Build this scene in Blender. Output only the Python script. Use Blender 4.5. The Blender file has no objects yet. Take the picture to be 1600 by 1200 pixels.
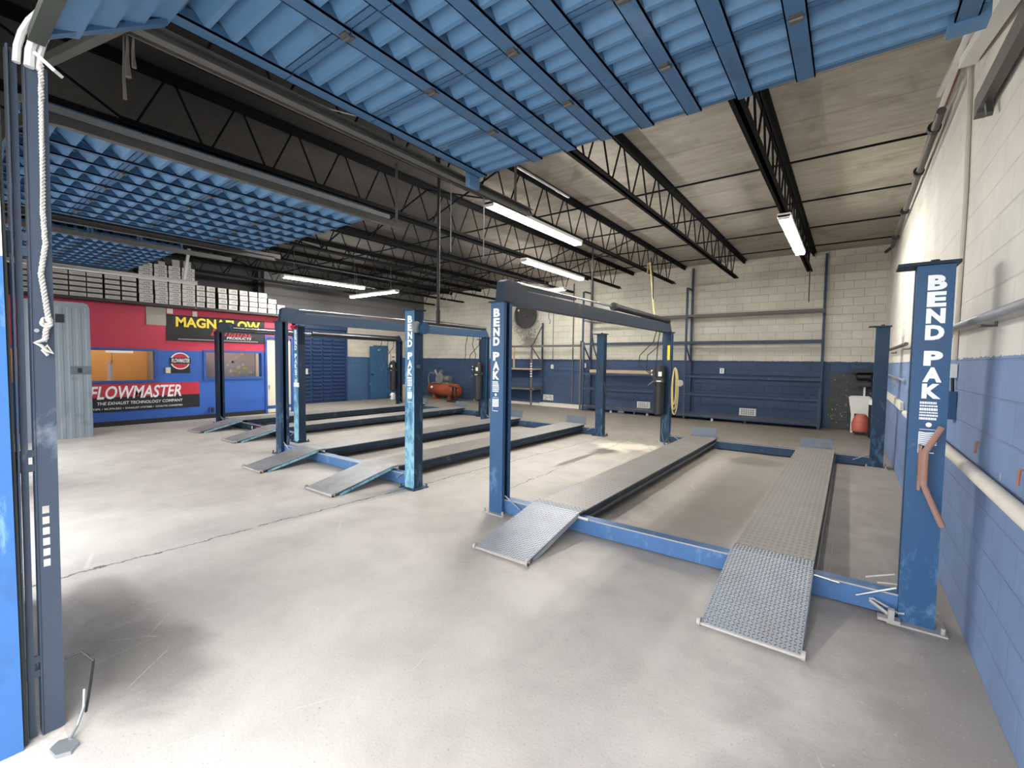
import bpy, bmesh, math, random
from mathutils import Vector, Matrix
random.seed(7)
PI = math.pi
S = bpy.context.scene
COL = S.collection

# ------------------------------------------------------------------ camera, sky, exposure
cam_d = bpy.data.cameras.new('camera')
cam = bpy.data.objects.new('camera', cam_d)
COL.objects.link(cam)
cam_d.sensor_fit = 'HORIZONTAL'
cam_d.sensor_width = 36.0
cam_d.lens = 36.0 * 708.0 / 1600.0
cam_d.clip_start = 0.02
cam_d.clip_end = 200
yaw, pit, rol = math.radians(36.69), math.radians(-2.883), math.radians(0.725)
fw = Vector((-math.sin(yaw) * math.cos(pit), math.cos(yaw) * math.cos(pit), math.sin(pit)))
rt = Vector((math.cos(yaw), math.sin(yaw), 0))
up = rt.cross(fw)
r2 = math.cos(rol) * rt + math.sin(rol) * up
u2 = -math.sin(rol) * rt + math.cos(rol) * up
mw = Matrix((r2, u2, -fw)).transposed().to_4x4()
mw.translation = Vector((0, 0, 1.6))
cam.matrix_world = mw
S.camera = cam

world = bpy.data.worlds.new('world')
S.world = world
world.use_nodes = True
bg = world.node_tree.nodes['Background']
bg.inputs[0].default_value = (0.93, 0.96, 1.0, 1)
bg.inputs[1].default_value = 4.8
TUBE_POWER = 165.0

S.view_settings.view_transform = 'Standard'
S.view_settings.look = 'None'
S.view_settings.gamma = 1.0
S.view_settings.use_curve_mapping = False
S.view_settings.exposure = 0.7


# ------------------------------------------------------------------ materials
def new_mat(name):
    m = bpy.data.materials.new(name)
    m.use_nodes = True
    nt = m.node_tree
    return m, nt, nt.nodes['Principled BSDF']


def nd(nt, t, **kw):
    n = nt.nodes.new(t)
    for k, v in kw.items():
        if isinstance(k, str) and k.startswith('i_'):
            n.inputs[k[2:].replace('_', ' ')].default_value = v
        else:
            setattr(n, k, v)
    return n


def lk(nt, a, b):
    nt.links.new(a, b)


def pos(nt):
    return nd(nt, 'ShaderNodeNewGeometry').outputs['Position']


def noise(nt, vec, scale, detail=4, rough=0.55, dist=0.0):
    n = nd(nt, 'ShaderNodeTexNoise')
    n.inputs['Scale'].default_value = scale
    n.inputs['Detail'].default_value = detail
    n.inputs['Roughness'].default_value = rough
    n.inputs['Distortion'].default_value = dist
    if vec is not None:
        lk(nt, vec, n.inputs['Vector'])
    return n.outputs['Fac']


def ramp(nt, fac, p0, p1, c0=(0, 0, 0, 1), c1=(1, 1, 1, 1)):
    n = nd(nt, 'ShaderNodeValToRGB')
    n.color_ramp.elements[0].position = p0
    n.color_ramp.elements[0].color = c0
    n.color_ramp.elements[1].position = p1
    n.color_ramp.elements[1].color = c1
    lk(nt, fac, n.inputs['Fac'])
    return n.outputs['Color']


def c4(c):
    return (c[0], c[1], c[2], 1)


def mix(nt, fac, a, b, mode='MIX'):
    n = nd(nt, 'ShaderNodeMix', data_type='RGBA', blend_type=mode)
    for sock, v in ((n.inputs[0], fac), (n.inputs[6], a), (n.inputs[7], b)):
        if hasattr(v, 'is_linked'):
            lk(nt, v, sock)
        elif isinstance(v, (int, float)):
            sock.default_value = v
        else:
            sock.default_value = c4(v)
    return n.outputs[2]


def mth(nt, op, a, b=None, c=None, clamp=False):
    n = nd(nt, 'ShaderNodeMath', operation=op, use_clamp=clamp)
    for i, v in enumerate((a, b, c)):
        if v is None:
            continue
        if hasattr(v, 'is_linked'):
            lk(nt, v, n.inputs[i])
        else:
            n.inputs[i].default_value = v
    return n.outputs[0]


def bump(nt, b, height, strength=0.3, dist=0.01):
    n = nd(nt, 'ShaderNodeBump')
    n.inputs['Strength'].default_value = strength
    n.inputs['Distance'].default_value = dist
    lk(nt, height, n.inputs['Height'])
    lk(nt, n.outputs[0], b.inputs['Normal'])


def scale_vec(nt, vec, s):
    n = nd(nt, 'ShaderNodeVectorMath', operation='MULTIPLY')
    lk(nt, vec, n.inputs[0])
    n.inputs[1].default_value = s
    return n.outputs[0]


def simple(name, col, rough=0.6, metal=0.0, var=0.12, scale=6.0, bmp=0.0, spec=0.5):
    m, nt, b = new_mat(name)
    v = pos(nt)
    f = noise(nt, v, scale)
    lo = tuple(x * (1 - var) for x in col)
    hi = tuple(min(1, x * (1 + var)) for x in col)
    c = mix(nt, f, lo, hi)
    lk(nt, c, b.inputs['Base Color'])
    b.inputs['Roughness'].default_value = rough
    b.inputs['Metallic'].default_value = metal
    b.inputs['Specular IOR Level'].default_value = spec
    if bmp:
        bump(nt, b, noise(nt, v, scale * 8, 2), bmp, 0.004)
    return m


def worn_paint(name, col, worn, amount=0.5, rough=0.45, grime=(0.05, 0.05, 0.055), low=None, scale=9.0):
    """paint with scuffed patches of a second colour; low=(z0,z1) puts more scuffs below z1"""
    m, nt, b = new_mat(name)
    v = pos(nt)
    st = scale_vec(nt, v, (1.0, 1.0, 0.45))
    f = noise(nt, st, scale, 7, 0.68, 0.4)
    if low:
        sep = nd(nt, 'ShaderNodeSeparateXYZ')
        lk(nt, v, sep.inputs[0])
        g = nd(nt, 'ShaderNodeMapRange', clamp=True)
        lk(nt, sep.outputs['Z'], g.inputs['Value'])
        g.inputs['From Min'].default_value = low[1]
        g.inputs['From Max'].default_value = low[0]
        g.inputs['To Min'].default_value = -0.12
        g.inputs['To Max'].default_value = 0.12
        f = mth(nt, 'ADD', f, g.outputs[0])
    w = ramp(nt, f, 0.62 - amount * 0.2, 0.72 - amount * 0.1)
    c = mix(nt, w, col, worn)
    d = ramp(nt, noise(nt, v, 3.1, 5, 0.6), 0.58, 0.8)
    d = mth(nt, 'MULTIPLY', d, 0.55)
    c = mix(nt, d, c, grime)
    lk(nt, c, b.inputs['Base Color'])
    b.inputs['Roughness'].default_value = rough
    b.inputs['Specular IOR Level'].default_value = 0.25
    return m


def block_wall(name, axis, low_col, high_col, line_z=1.7, extra=None, peel=0.35, grey_above=None, blocks=0.35):
    """painted concrete block: two paint bands, joints, flakes; axis is the wall's run, 'X' or 'Y'"""
    m, nt, b = new_mat(name)
    v = pos(nt)
    sep = nd(nt, 'ShaderNodeSeparateXYZ')
    lk(nt, v, sep.inputs[0])
    run = sep.outputs[axis]
    z = sep.outputs['Z']
    cmb = nd(nt, 'ShaderNodeCombineXYZ')
    lk(nt, run, cmb.inputs[0])
    lk(nt, z, cmb.inputs[1])
    br = nd(nt, 'ShaderNodeTexBrick')
    lk(nt, cmb.outputs[0], br.inputs['Vector'])
    br.inputs['Scale'].default_value = 1.0
    br.inputs['Brick Width'].default_value = 0.41
    br.inputs['Row Height'].default_value = 0.205
    br.inputs['Mortar Size'].default_value = 0.006
    br.inputs['Mortar Smooth'].default_value = 0.5
    br.inputs['Color1'].default_value = (1, 1, 1, 1)
    br.inputs['Color2'].default_value = (0.93, 0.93, 0.93, 1)
    br.inputs['Mortar'].default_value = (0.62, 0.6, 0.57, 1)
    n1 = noise(nt, v, 1.3, 6, 0.6)
    n2 = noise(nt, v, 11.0, 6, 0.65)
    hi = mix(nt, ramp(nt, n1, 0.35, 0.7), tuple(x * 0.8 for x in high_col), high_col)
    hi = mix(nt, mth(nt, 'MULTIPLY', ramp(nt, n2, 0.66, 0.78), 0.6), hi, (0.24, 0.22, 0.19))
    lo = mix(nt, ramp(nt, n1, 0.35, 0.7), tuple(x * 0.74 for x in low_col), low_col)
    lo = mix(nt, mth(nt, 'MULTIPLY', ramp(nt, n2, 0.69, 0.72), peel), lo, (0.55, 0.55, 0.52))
    if grey_above:
        gz = ramp(nt, mth(nt, 'ADD', z, mth(nt, 'MULTIPLY', n1, 0.25)), 0, 1)
        g = mth(nt, 'GREATER_THAN', mth(nt, 'ADD', z, mth(nt, 'MULTIPLY', n1, 0.1)), grey_above[0])
        hi = mix(nt, g, hi, grey_above[1])
    edge = mth(nt, 'ADD', z, mth(nt, 'MULTIPLY', mth(nt, 'SUBTRACT', n2, 0.5), 0.06))
    up_f = mth(nt, 'GREATER_THAN', edge, line_z)
    c = mix(nt, up_f, lo, hi)
    if extra:
        for sx, sz, rx, rz in ((-9.8, 3.0, 0.75, 0.75), (-9.6, 2.35, 0.5, 0.35)):
            dx = mth(nt, 'DIVIDE', mth(nt, 'SUBTRACT', run, sx), rx)
            dz = mth(nt, 'DIVIDE', mth(nt, 'SUBTRACT', z, sz), rz)
            dd = mth(nt, 'SQRT', mth(nt, 'ADD', mth(nt, 'MULTIPLY', dx, dx), mth(nt, 'MULTIPLY', dz, dz)))
            dd = mth(nt, 'ADD', dd, mth(nt, 'MULTIPLY', mth(nt, 'SUBTRACT', n2, 0.5), 1.6))
            c = mix(nt, mth(nt, 'MULTIPLY', ramp(nt, dd, 0.4, 1.0, (1, 1, 1, 1), (0, 0, 0, 1)), 0.75), c, (0.06, 0.055, 0.05))
        # bare, blackened patch where the paint has come away: run > a and z < h
        a, h, pc = extra
        w = mth(nt, 'MULTIPLY', mth(nt, 'SUBTRACT', n1, 0.5), 0.5)
        e1 = mth(nt, 'GREATER_THAN', mth(nt, 'ADD', run, w), a)
        e2 = mth(nt, 'LESS_THAN', mth(nt, 'ADD', z, w), h)
        e = mth(nt, 'MULTIPLY', e1, e2)
        patch = mix(nt, ramp(nt, n2, 0.6, 0.64), pc, (0.3, 0.3, 0.27))
        c = mix(nt, e, c, patch)
    c = mix(nt, blocks, c, br.outputs['Color'], 'MULTIPLY')
    lk(nt, c, b.inputs['Base Color'])
    b.inputs['Roughness'].default_value = 0.75
    h = mth(nt, 'ADD', mth(nt, 'MULTIPLY', br.outputs['Fac'], -0.6), mth(nt, 'MULTIPLY', n2, 0.5))
    bump(nt, b, h, 0.7, 0.012)
    return m


def concrete_floor():
    m, nt, b = new_mat('floor_concrete')
    v = pos(nt)
    sep = nd(nt, 'ShaderNodeSeparateXYZ')
    lk(nt, v, sep.inputs[0])
    x, y = sep.outputs['X'], sep.outputs['Y']
    big = noise(nt, v, 0.45, 5, 0.6, 0.6)
    mid = noise(nt, v, 2.2, 6, 0.62, 0.3)
    fine = noise(nt, v, 60, 3, 0.6)
    c = mix(nt, ramp(nt, big, 0.3, 0.72), (0.4, 0.36, 0.32), (0.55, 0.51, 0.465))
    c = mix(nt, mth(nt, 'MULTIPLY', ramp(nt, mid, 0.4, 0.95), 0.45), c, (0.26, 0.235, 0.22))
    c = mix(nt, mth(nt, 'MULTIPLY', ramp(nt, mid, 0.15, 0.62, (1, 1, 1, 1), (0, 0, 0, 1)), 0.4), c, (0.6, 0.56, 0.5))
    # floor turns browner and darker towards the back of the shop
    deep = nd(nt, 'ShaderNodeMapRange', clamp=True)
    lk(nt, mth(nt, 'ADD', y, mth(nt, 'MULTIPLY', big, 3.0)), deep.inputs['Value'])
    deep.inputs['From Min'].default_value = 5.0
    deep.inputs['From Max'].default_value = 12.0
    deep.inputs['To Max'].default_value = 0.86
    c = mix(nt, deep.outputs[0], c, (0.16, 0.138, 0.115))
    # dirt trodden in along the right-hand wall and around the right bay
    side = nd(nt, 'ShaderNodeMapRange', clamp=True)
    lk(nt, mth(nt, 'ADD', x, mth(nt, 'MULTIPLY', mid, 1.1)), side.inputs['Value'])
    side.inputs['From Min'].default_value = 0.05
    side.inputs['From Max'].default_value = 0.9
    side.inputs['To Max'].default_value = 0.75
    c = mix(nt, side.outputs[0], c, (0.2, 0.175, 0.16))
    # oil marks in the right bay and by the middle lift; painted shadow at the pillar
    def blot(cx, cy, rx, ry, amt, col):
        dx = mth(nt, 'DIVIDE', mth(nt, 'SUBTRACT', x, cx), rx)
        dy = mth(nt, 'DIVIDE', mth(nt, 'SUBTRACT', y, cy), ry)
        d = mth(nt, 'SQRT', mth(nt, 'ADD', mth(nt, 'MULTIPLY', dx, dx), mth(nt, 'MULTIPLY', dy, dy)))
        d = mth(nt, 'ADD', d, mth(nt, 'MULTIPLY', mth(nt, 'SUBTRACT', mid, 0.5), 1.5))
        f = mth(nt, 'MULTIPLY', ramp(nt, d, 0.55, 1.0, (1, 1, 1, 1), (0, 0, 0, 1)), amt)
        return mix(nt, f, c, col)
    c = blot(-1.3, 5.8, 0.9, 2.4, 0.7, (0.26, 0.23, 0.2))
    c = blot(-2.3, 4.9, 0.8, 0.8, 0.6, (0.2, 0.185, 0.17))
    c = blot(-3.5, 7.5, 0.25, 0.4, 0.9, (0.07, 0.06, 0.05))
    c = blot(-3.55, 6.6, 0.08, 0.9, 0.9, (0.09, 0.075, 0.06))
    c = blot(-3.4, 8.2, 0.7, 0.55, 0.7, (0.68, 0.63, 0.5))
    c = blot(-5.5, 7.2, 0.3, 0.5, 0.8, (0.1, 0.085, 0.07))
    c = blot(-1.2, 8.3, 0.5, 0.45, 0.7, (0.16, 0.14, 0.12))
    c = blot(-3.0, 0.72, 0.7, 0.3, 0.65, (0.17, 0.155, 0.14))  # beside the pillar: dirt with shadow painted into the floor colour
    c = blot(-3.9, 0.75, 0.5, 0.2, 0.5, (0.2, 0.17, 0.15))
    # cracks: one long joint running up the shop left of the right bay, one short one
    w = mth(nt, 'MULTIPLY', mth(nt, 'SUBTRACT', noise(nt, v, 3.0, 5, 0.7), 0.5), 0.22)
    def crack(x0, slope, y0, y1, wid, amt):
        d = mth(nt, 'ABSOLUTE', mth(nt, 'SUBTRACT', mth(nt, 'ADD', x, w), mth(nt, 'ADD', mth(nt, 'MULTIPLY', y, slope), x0)))
        f = mth(nt, 'LESS_THAN', d, wid)
        f = mth(nt, 'MULTIPLY', f, mth(nt, 'GREATER_THAN', y, y0))
        f = mth(nt, 'MULTIPLY', f, mth(nt, 'LESS_THAN', y, y1))
        f = mth(nt, 'MULTIPLY', f, mth(nt, 'GREATER_THAN', noise(nt, v, 5.0, 3), 0.36))
        return mix(nt, mth(nt, 'MULTIPLY', f, amt), c, (0.07, 0.06, 0.055))
    c = crack(-4.52, 0.04, 0.3, 9.0, 0.009, 0.85)
    c = crack(-3.1, -0.06, 4.5, 9.0, 0.008, 0.7)
    # pale scratches left by dragged steel
    vor = nd(nt, 'ShaderNodeTexVoronoi', feature='DISTANCE_TO_EDGE')
    lk(nt, scale_vec(nt, v, (1.1, 0.5, 1)), vor.inputs['Vector'])
    vor.inputs['Scale'].default_value = 0.9
    f = mth(nt, 'MULTIPLY', mth(nt, 'LESS_THAN', vor.outputs['Distance'], 0.0022), ramp(nt, mid, 0.5, 0.58))
    c = mix(nt, mth(nt, 'MULTIPLY', f, 0.3), c, (0.72, 0.68, 0.62))
    c = mix(nt, mth(nt, 'MULTIPLY', ramp(nt, fine, 0.62, 0.78), 0.5), c, (0.7, 0.66, 0.6))
    c = mix(nt, mth(nt, 'MULTIPLY', ramp(nt, noise(nt, v, 85, 2), 0.62, 0.76), 0.6), c, (0.14, 0.12, 0.11))
    lk(nt, c, b.inputs['Base Color'])
    r = nd(nt, 'ShaderNodeMapRange')
    lk(nt, mid, r.inputs['Value'])
    r.inputs['To Min'].default_value = 0.45
    r.inputs['To Max'].default_value = 0.8
    lk(nt, r.outputs[0], b.inputs['Roughness'])
    b.inputs['Specular IOR Level'].default_value = 0.35
    bump(nt, b, mth(nt, 'ADD', fine, mth(nt, 'MULTIPLY', mid, 2.0)), 0.12, 0.01)
    return m


def deck_mat():
    m, nt, b = new_mat('roof_deck_board')
    v = pos(nt)
    sep = nd(nt, 'ShaderNodeSeparateXYZ')
    lk(nt, v, sep.inputs[0])
    st = noise(nt, scale_vec(nt, v, (1.2, 7.0, 1)), 1.6, 7, 0.65, 0.3)
    big = noise(nt, v, 0.6, 5, 0.6)
    c = mix(nt, ramp(nt, st, 0.25, 0.8), (0.3, 0.265, 0.215), (0.46, 0.42, 0.355))
    c = mix(nt, mth(nt, 'MULTIPLY', ramp(nt, noise(nt, v, 1.1, 6, 0.6, 0.8), 0.5, 0.66), 0.65), c, (0.19, 0.165, 0.13))
    # painted shade: boards darkened over the left-hand bays where raised doors block daylight
    door_shade = nd(nt, 'ShaderNodeMapRange', clamp=True)
    e = mth(nt, 'ADD', mth(nt, 'MULTIPLY', sep.outputs['X'], -1.0), mth(nt, 'MULTIPLY', sep.outputs['Y'], -0.75))
    lk(nt, mth(nt, 'ADD', e, mth(nt, 'MULTIPLY', big, 1.5)), door_shade.inputs['Value'])
    door_shade.inputs['From Min'].default_value = 0.6
    door_shade.inputs['From Max'].default_value = 2.4
    door_shade.inputs['To Max'].default_value = 0.88
    c = mix(nt, door_shade.outputs[0], c, (0.024, 0.022, 0.022))
    fr = mth(nt, 'FRACT', mth(nt, 'DIVIDE', sep.outputs['Y'], 0.915))
    seam = mth(nt, 'LESS_THAN', fr, 0.012)
    c = mix(nt, mth(nt, 'MULTIPLY', seam, 0.6), c, (0.08, 0.07, 0.06))
    lk(nt, c, b.inputs['Base Color'])
    b.inputs['Roughness'].default_value = 0.9
    bump(nt, b, st, 0.5, 0.01)
    return m


def plate_mat(name, base, rust, rust_amt, pattern=0.0):
    m, nt, b = new_mat(name)
    v = pos(nt)
    f = noise(nt, v, 5.0, 6, 0.65)
    c = mix(nt, f, tuple(x * 0.7 for x in base), tuple(x * 1.2 for x in base))
    c = mix(nt, mth(nt, 'MULTIPLY', ramp(nt, noise(nt, v, 2.3, 6, 0.65), 0.42, 0.7), rust_amt), c, rust)
    if pattern:
        sep = nd(nt, 'ShaderNodeSeparateXYZ')
        lk(nt, v, sep.inputs[0])
        sx = mth(nt, 'ABSOLUTE', mth(nt, 'SUBTRACT', mth(nt, 'FRACT', mth(nt, 'MULTIPLY', sep.outputs['X'], 24.0)), 0.5))
        sy = mth(nt, 'ABSOLUTE', mth(nt, 'SUBTRACT', mth(nt, 'FRACT', mth(nt, 'MULTIPLY', sep.outputs['Y'], 13.0)), 0.5))
        d = mth(nt, 'LESS_THAN', mth(nt, 'MAXIMUM', sx, sy), 0.3)
        c = mix(nt, mth(nt, 'MULTIPLY', d, pattern), c, (0.07, 0.06, 0.055))
        bump(nt, b, d, 0.5, 0.004)
    lk(nt, c, b.inputs['Base Color'])
    b.inputs['Roughness'].default_value = 0.5
    b.inputs['Metallic'].default_value = 0.25
    return m


def emit(name, col, power):
    m, nt, b = new_mat(name)
    b.inputs['Base Color'].default_value = c4((0.9, 0.9, 0.9))
    b.inputs['Emission Color'].default_value = c4(col)
    b.inputs['Emission Strength'].default_value = power
    return m


def glass_mat():
    m, nt, b = new_mat('window_glass')
    b.inputs['Base Color'].default_value = (0.95, 0.98, 1, 1)
    b.inputs['Roughness'].default_value = 0.02
    b.inputs['Transmission Weight'].default_value = 1.0
    b.inputs['IOR'].default_value = 1.02
    return m


M = dict(
    floor=concrete_floor(),
    deck=deck_mat(),
    ground=simple('outdoor_concrete', (0.5, 0.48, 0.44), 0.85, var=0.2, bmp=0.2),
    aggregate=simple('exposed_aggregate', (0.6, 0.55, 0.5), 0.9, var=0.35, scale=60, bmp=0.4),
    wall_r=block_wall('block_right', 'Y', (0.16, 0.235, 0.40), (0.64, 0.61, 0.54), 1.66, peel=0.5, blocks=0.24),  # lower blue paler than on the back wall: daylight put into the paint
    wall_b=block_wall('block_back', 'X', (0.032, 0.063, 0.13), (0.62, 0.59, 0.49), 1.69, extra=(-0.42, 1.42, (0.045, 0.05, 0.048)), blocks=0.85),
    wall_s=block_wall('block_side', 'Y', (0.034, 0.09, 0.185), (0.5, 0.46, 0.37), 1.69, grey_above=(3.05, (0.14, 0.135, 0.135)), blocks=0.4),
    wall_dark=simple('dark_gable', (0.06, 0.06, 0.062), 0.9),
    red=simple('red_wall_paint', (0.5, 0.03, 0.07), 0.55, var=0.06, scale=2),
    oblue=simple('office_blue_paint', (0.02, 0.1, 0.4), 0.5, var=0.12, scale=2),
    oblue_d=simple('office_blue_trim', (0.02, 0.075, 0.3), 0.5, var=0.08),
    cream=simple('cream_paint', (0.72, 0.66, 0.52), 0.6, var=0.05),
    pillar=worn_paint('pillar_blue', (0.05, 0.15, 0.38), (0.16, 0.3, 0.5), 0.1, 0.7),
    pillar_c=simple('pillar_cream', (0.75, 0.73, 0.68), 0.8),
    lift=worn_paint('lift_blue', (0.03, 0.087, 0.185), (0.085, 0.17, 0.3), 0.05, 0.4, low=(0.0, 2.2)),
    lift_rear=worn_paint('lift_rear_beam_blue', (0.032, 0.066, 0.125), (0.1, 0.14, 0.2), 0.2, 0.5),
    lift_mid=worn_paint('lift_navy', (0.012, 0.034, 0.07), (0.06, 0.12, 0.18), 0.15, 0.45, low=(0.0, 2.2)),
    lift_beam=worn_paint('lift_beam_blue', (0.07, 0.155, 0.32), (0.16, 0.26, 0.4), 0.3, 0.42),  # front beams: daylight highlight put into a lighter blue
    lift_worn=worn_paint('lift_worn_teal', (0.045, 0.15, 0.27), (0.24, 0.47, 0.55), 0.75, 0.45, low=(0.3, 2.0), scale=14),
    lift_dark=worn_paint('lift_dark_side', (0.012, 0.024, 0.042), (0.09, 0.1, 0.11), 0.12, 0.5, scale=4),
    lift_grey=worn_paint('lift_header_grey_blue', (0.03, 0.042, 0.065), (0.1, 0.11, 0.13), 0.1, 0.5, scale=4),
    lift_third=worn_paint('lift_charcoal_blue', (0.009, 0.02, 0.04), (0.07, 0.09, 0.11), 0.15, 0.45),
    black=simple('black_steel', (0.012, 0.012, 0.013), 0.5, var=0.3),
    joist=simple('joist_black', (0.011, 0.011, 0.012), 0.85, var=0.25, scale=3, spec=0.12),
    rubber=simple('black_rubber', (0.015, 0.015, 0.015), 0.6),
    steel=simple('galvanised_steel', (0.33, 0.34, 0.35), 0.42, 0.5, var=0.2, scale=8),
    steel_d=simple('dull_track_steel', (0.11, 0.108, 0.1), 0.5, 0.4, var=0.3, scale=6),
    rail=worn_paint('blue_grey_rail', (0.05, 0.066, 0.095), (0.17, 0.2, 0.24), 0.25, 0.42, scale=5),
    chrome=simple('bright_rod', (0.75, 0.75, 0.74), 0.18, 0.9, var=0.05),
    bare=simple('bare_white_steel', (0.38, 0.355, 0.33), 0.5, 0.1, var=0.2, scale=20),
    rust_pale=simple('pale_rust', (0.3, 0.165, 0.125), 0.75, var=0.25, scale=12),
    tube_soft=emit('soft_lit_tube', (1.0, 0.95, 0.85), 22.0),
    tube_right=emit('right_lit_tube', (1.0, 0.98, 0.93), 95.0),
    rust=simple('rust_brown', (0.27, 0.11, 0.07), 0.75, var=0.3, scale=12),
    runway=plate_mat('runway_tread', (0.235, 0.225, 0.215), (0.185, 0.145, 0.118), 0.6, 0.4),
    plate=plate_mat('ramp_plate', (0.38, 0.41, 0.44), (0.3, 0.2, 0.16), 0.25),
    lug=plate_mat('tread_lug', (0.13, 0.14, 0.16), (0.18, 0.12, 0.1), 0.3),  # darker than the plate: shadow at the lugs put into their colour
    ramp_dull=plate_mat('dull_ramp', (0.27, 0.28, 0.29), (0.16, 0.13, 0.115), 0.8),
    stop=plate_mat('stop_plate_grey', (0.11, 0.135, 0.165), (0.12, 0.12, 0.12), 0.3),
    door=worn_paint('door_blue', (0.09, 0.195, 0.34), (0.13, 0.24, 0.39), 0.12, 0.45, scale=3),
    door_d=worn_paint('door_frame_blue', (0.055, 0.125, 0.23), (0.1, 0.18, 0.29), 0.15, 0.45, scale=3),
    roll=simple('navy_slat_door', (0.01, 0.03, 0.085), 0.45, var=0.15),
    sdoor=worn_paint('steel_door_blue', (0.03, 0.085, 0.17), (0.3, 0.36, 0.42), 0.02, 0.5),
    rack=worn_paint('rack_blue', (0.03, 0.05, 0.092), (0.1, 0.115, 0.135), 0.2, 0.5),
    rack_g=simple('rack_grey_brown', (0.1, 0.088, 0.08), 0.6, var=0.2),
    white=simple('white_plastic', (0.78, 0.77, 0.73), 0.45, var=0.05),
    fixture=simple('white_enamel', (0.75, 0.74, 0.7), 0.4, var=0.06),
    tube=emit('lit_tube', (1.0, 0.98, 0.93), TUBE_POWER),
    rope=simple('white_rope', (0.45, 0.43, 0.4), 0.9, var=0.3, scale=60),
    letter=simple('white_lettering', (0.85, 0.86, 0.88), 0.5, var=0.05),
    yellow=simple('sign_yellow', (0.85, 0.62, 0.03), 0.5, var=0.05),
    signred=simple('sign_red', (0.5, 0.02, 0.04), 0.5, var=0.08),
    signblack=simple('sign_black', (0.011, 0.011, 0.012), 0.7, var=0.2),
    signgrey=simple('sign_grey', (0.3, 0.3, 0.3), 0.5),
    vinyl=simple('black_vinyl', (0.013, 0.014, 0.014), 0.7, var=0.4, scale=3),
    carton=simple('white_carton', (0.52, 0.505, 0.48), 0.7, var=0.08, scale=4),
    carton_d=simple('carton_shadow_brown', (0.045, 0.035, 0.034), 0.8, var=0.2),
    ink=simple('grey_ink', (0.1, 0.1, 0.11), 0.7),
    greydoor=worn_paint('grey_ribbed_sheet', (0.19, 0.22, 0.245), (0.25, 0.28, 0.3), 0.1, 0.5, scale=2),
    wood=simple('honey_wood', (0.56, 0.3, 0.09), 0.5, var=0.15, scale=3),
    board=simple('grey_pinboard', (0.46, 0.42, 0.38), 0.8, var=0.08),
    paper=simple('pinned_paper', (0.72, 0.7, 0.62), 0.8),
    plank=simple('cream_plank', (0.6, 0.55, 0.47), 0.7, var=0.12),
    tan=simple('tan_timber', (0.4, 0.29, 0.17), 0.7, var=0.2),
    orange=worn_paint('tank_orange', (0.26, 0.06, 0.028), (0.09, 0.035, 0.03), 0.3, 0.5),
    redplastic=simple('faded_red_plastic', (0.42, 0.09, 0.06), 0.5),
    pump=simple('cast_grey_pump', (0.2, 0.2, 0.19), 0.5, 0.4, var=0.3),
    hose=simple('yellow_hose', (0.6, 0.48, 0.2), 0.5),
    panelgrey=simple('beige_grey_panel', (0.36, 0.33, 0.29), 0.6, var=0.04),
    seal=simple('weather_seal', (0.03, 0.035, 0.03), 0.8, var=0.4),
    glass=glass_mat(),
    trackgrey=simple('white_grey_track', (0.62, 0.62, 0.6), 0.5, var=0.1),
    fan=simple('sooty_fan', (0.05, 0.048, 0.05), 0.8, var=0.4, scale=20),
    skin_vent=simple('vent_block_white', (0.6, 0.58, 0.55), 0.8, var=0.2, scale=30),
)


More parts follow.
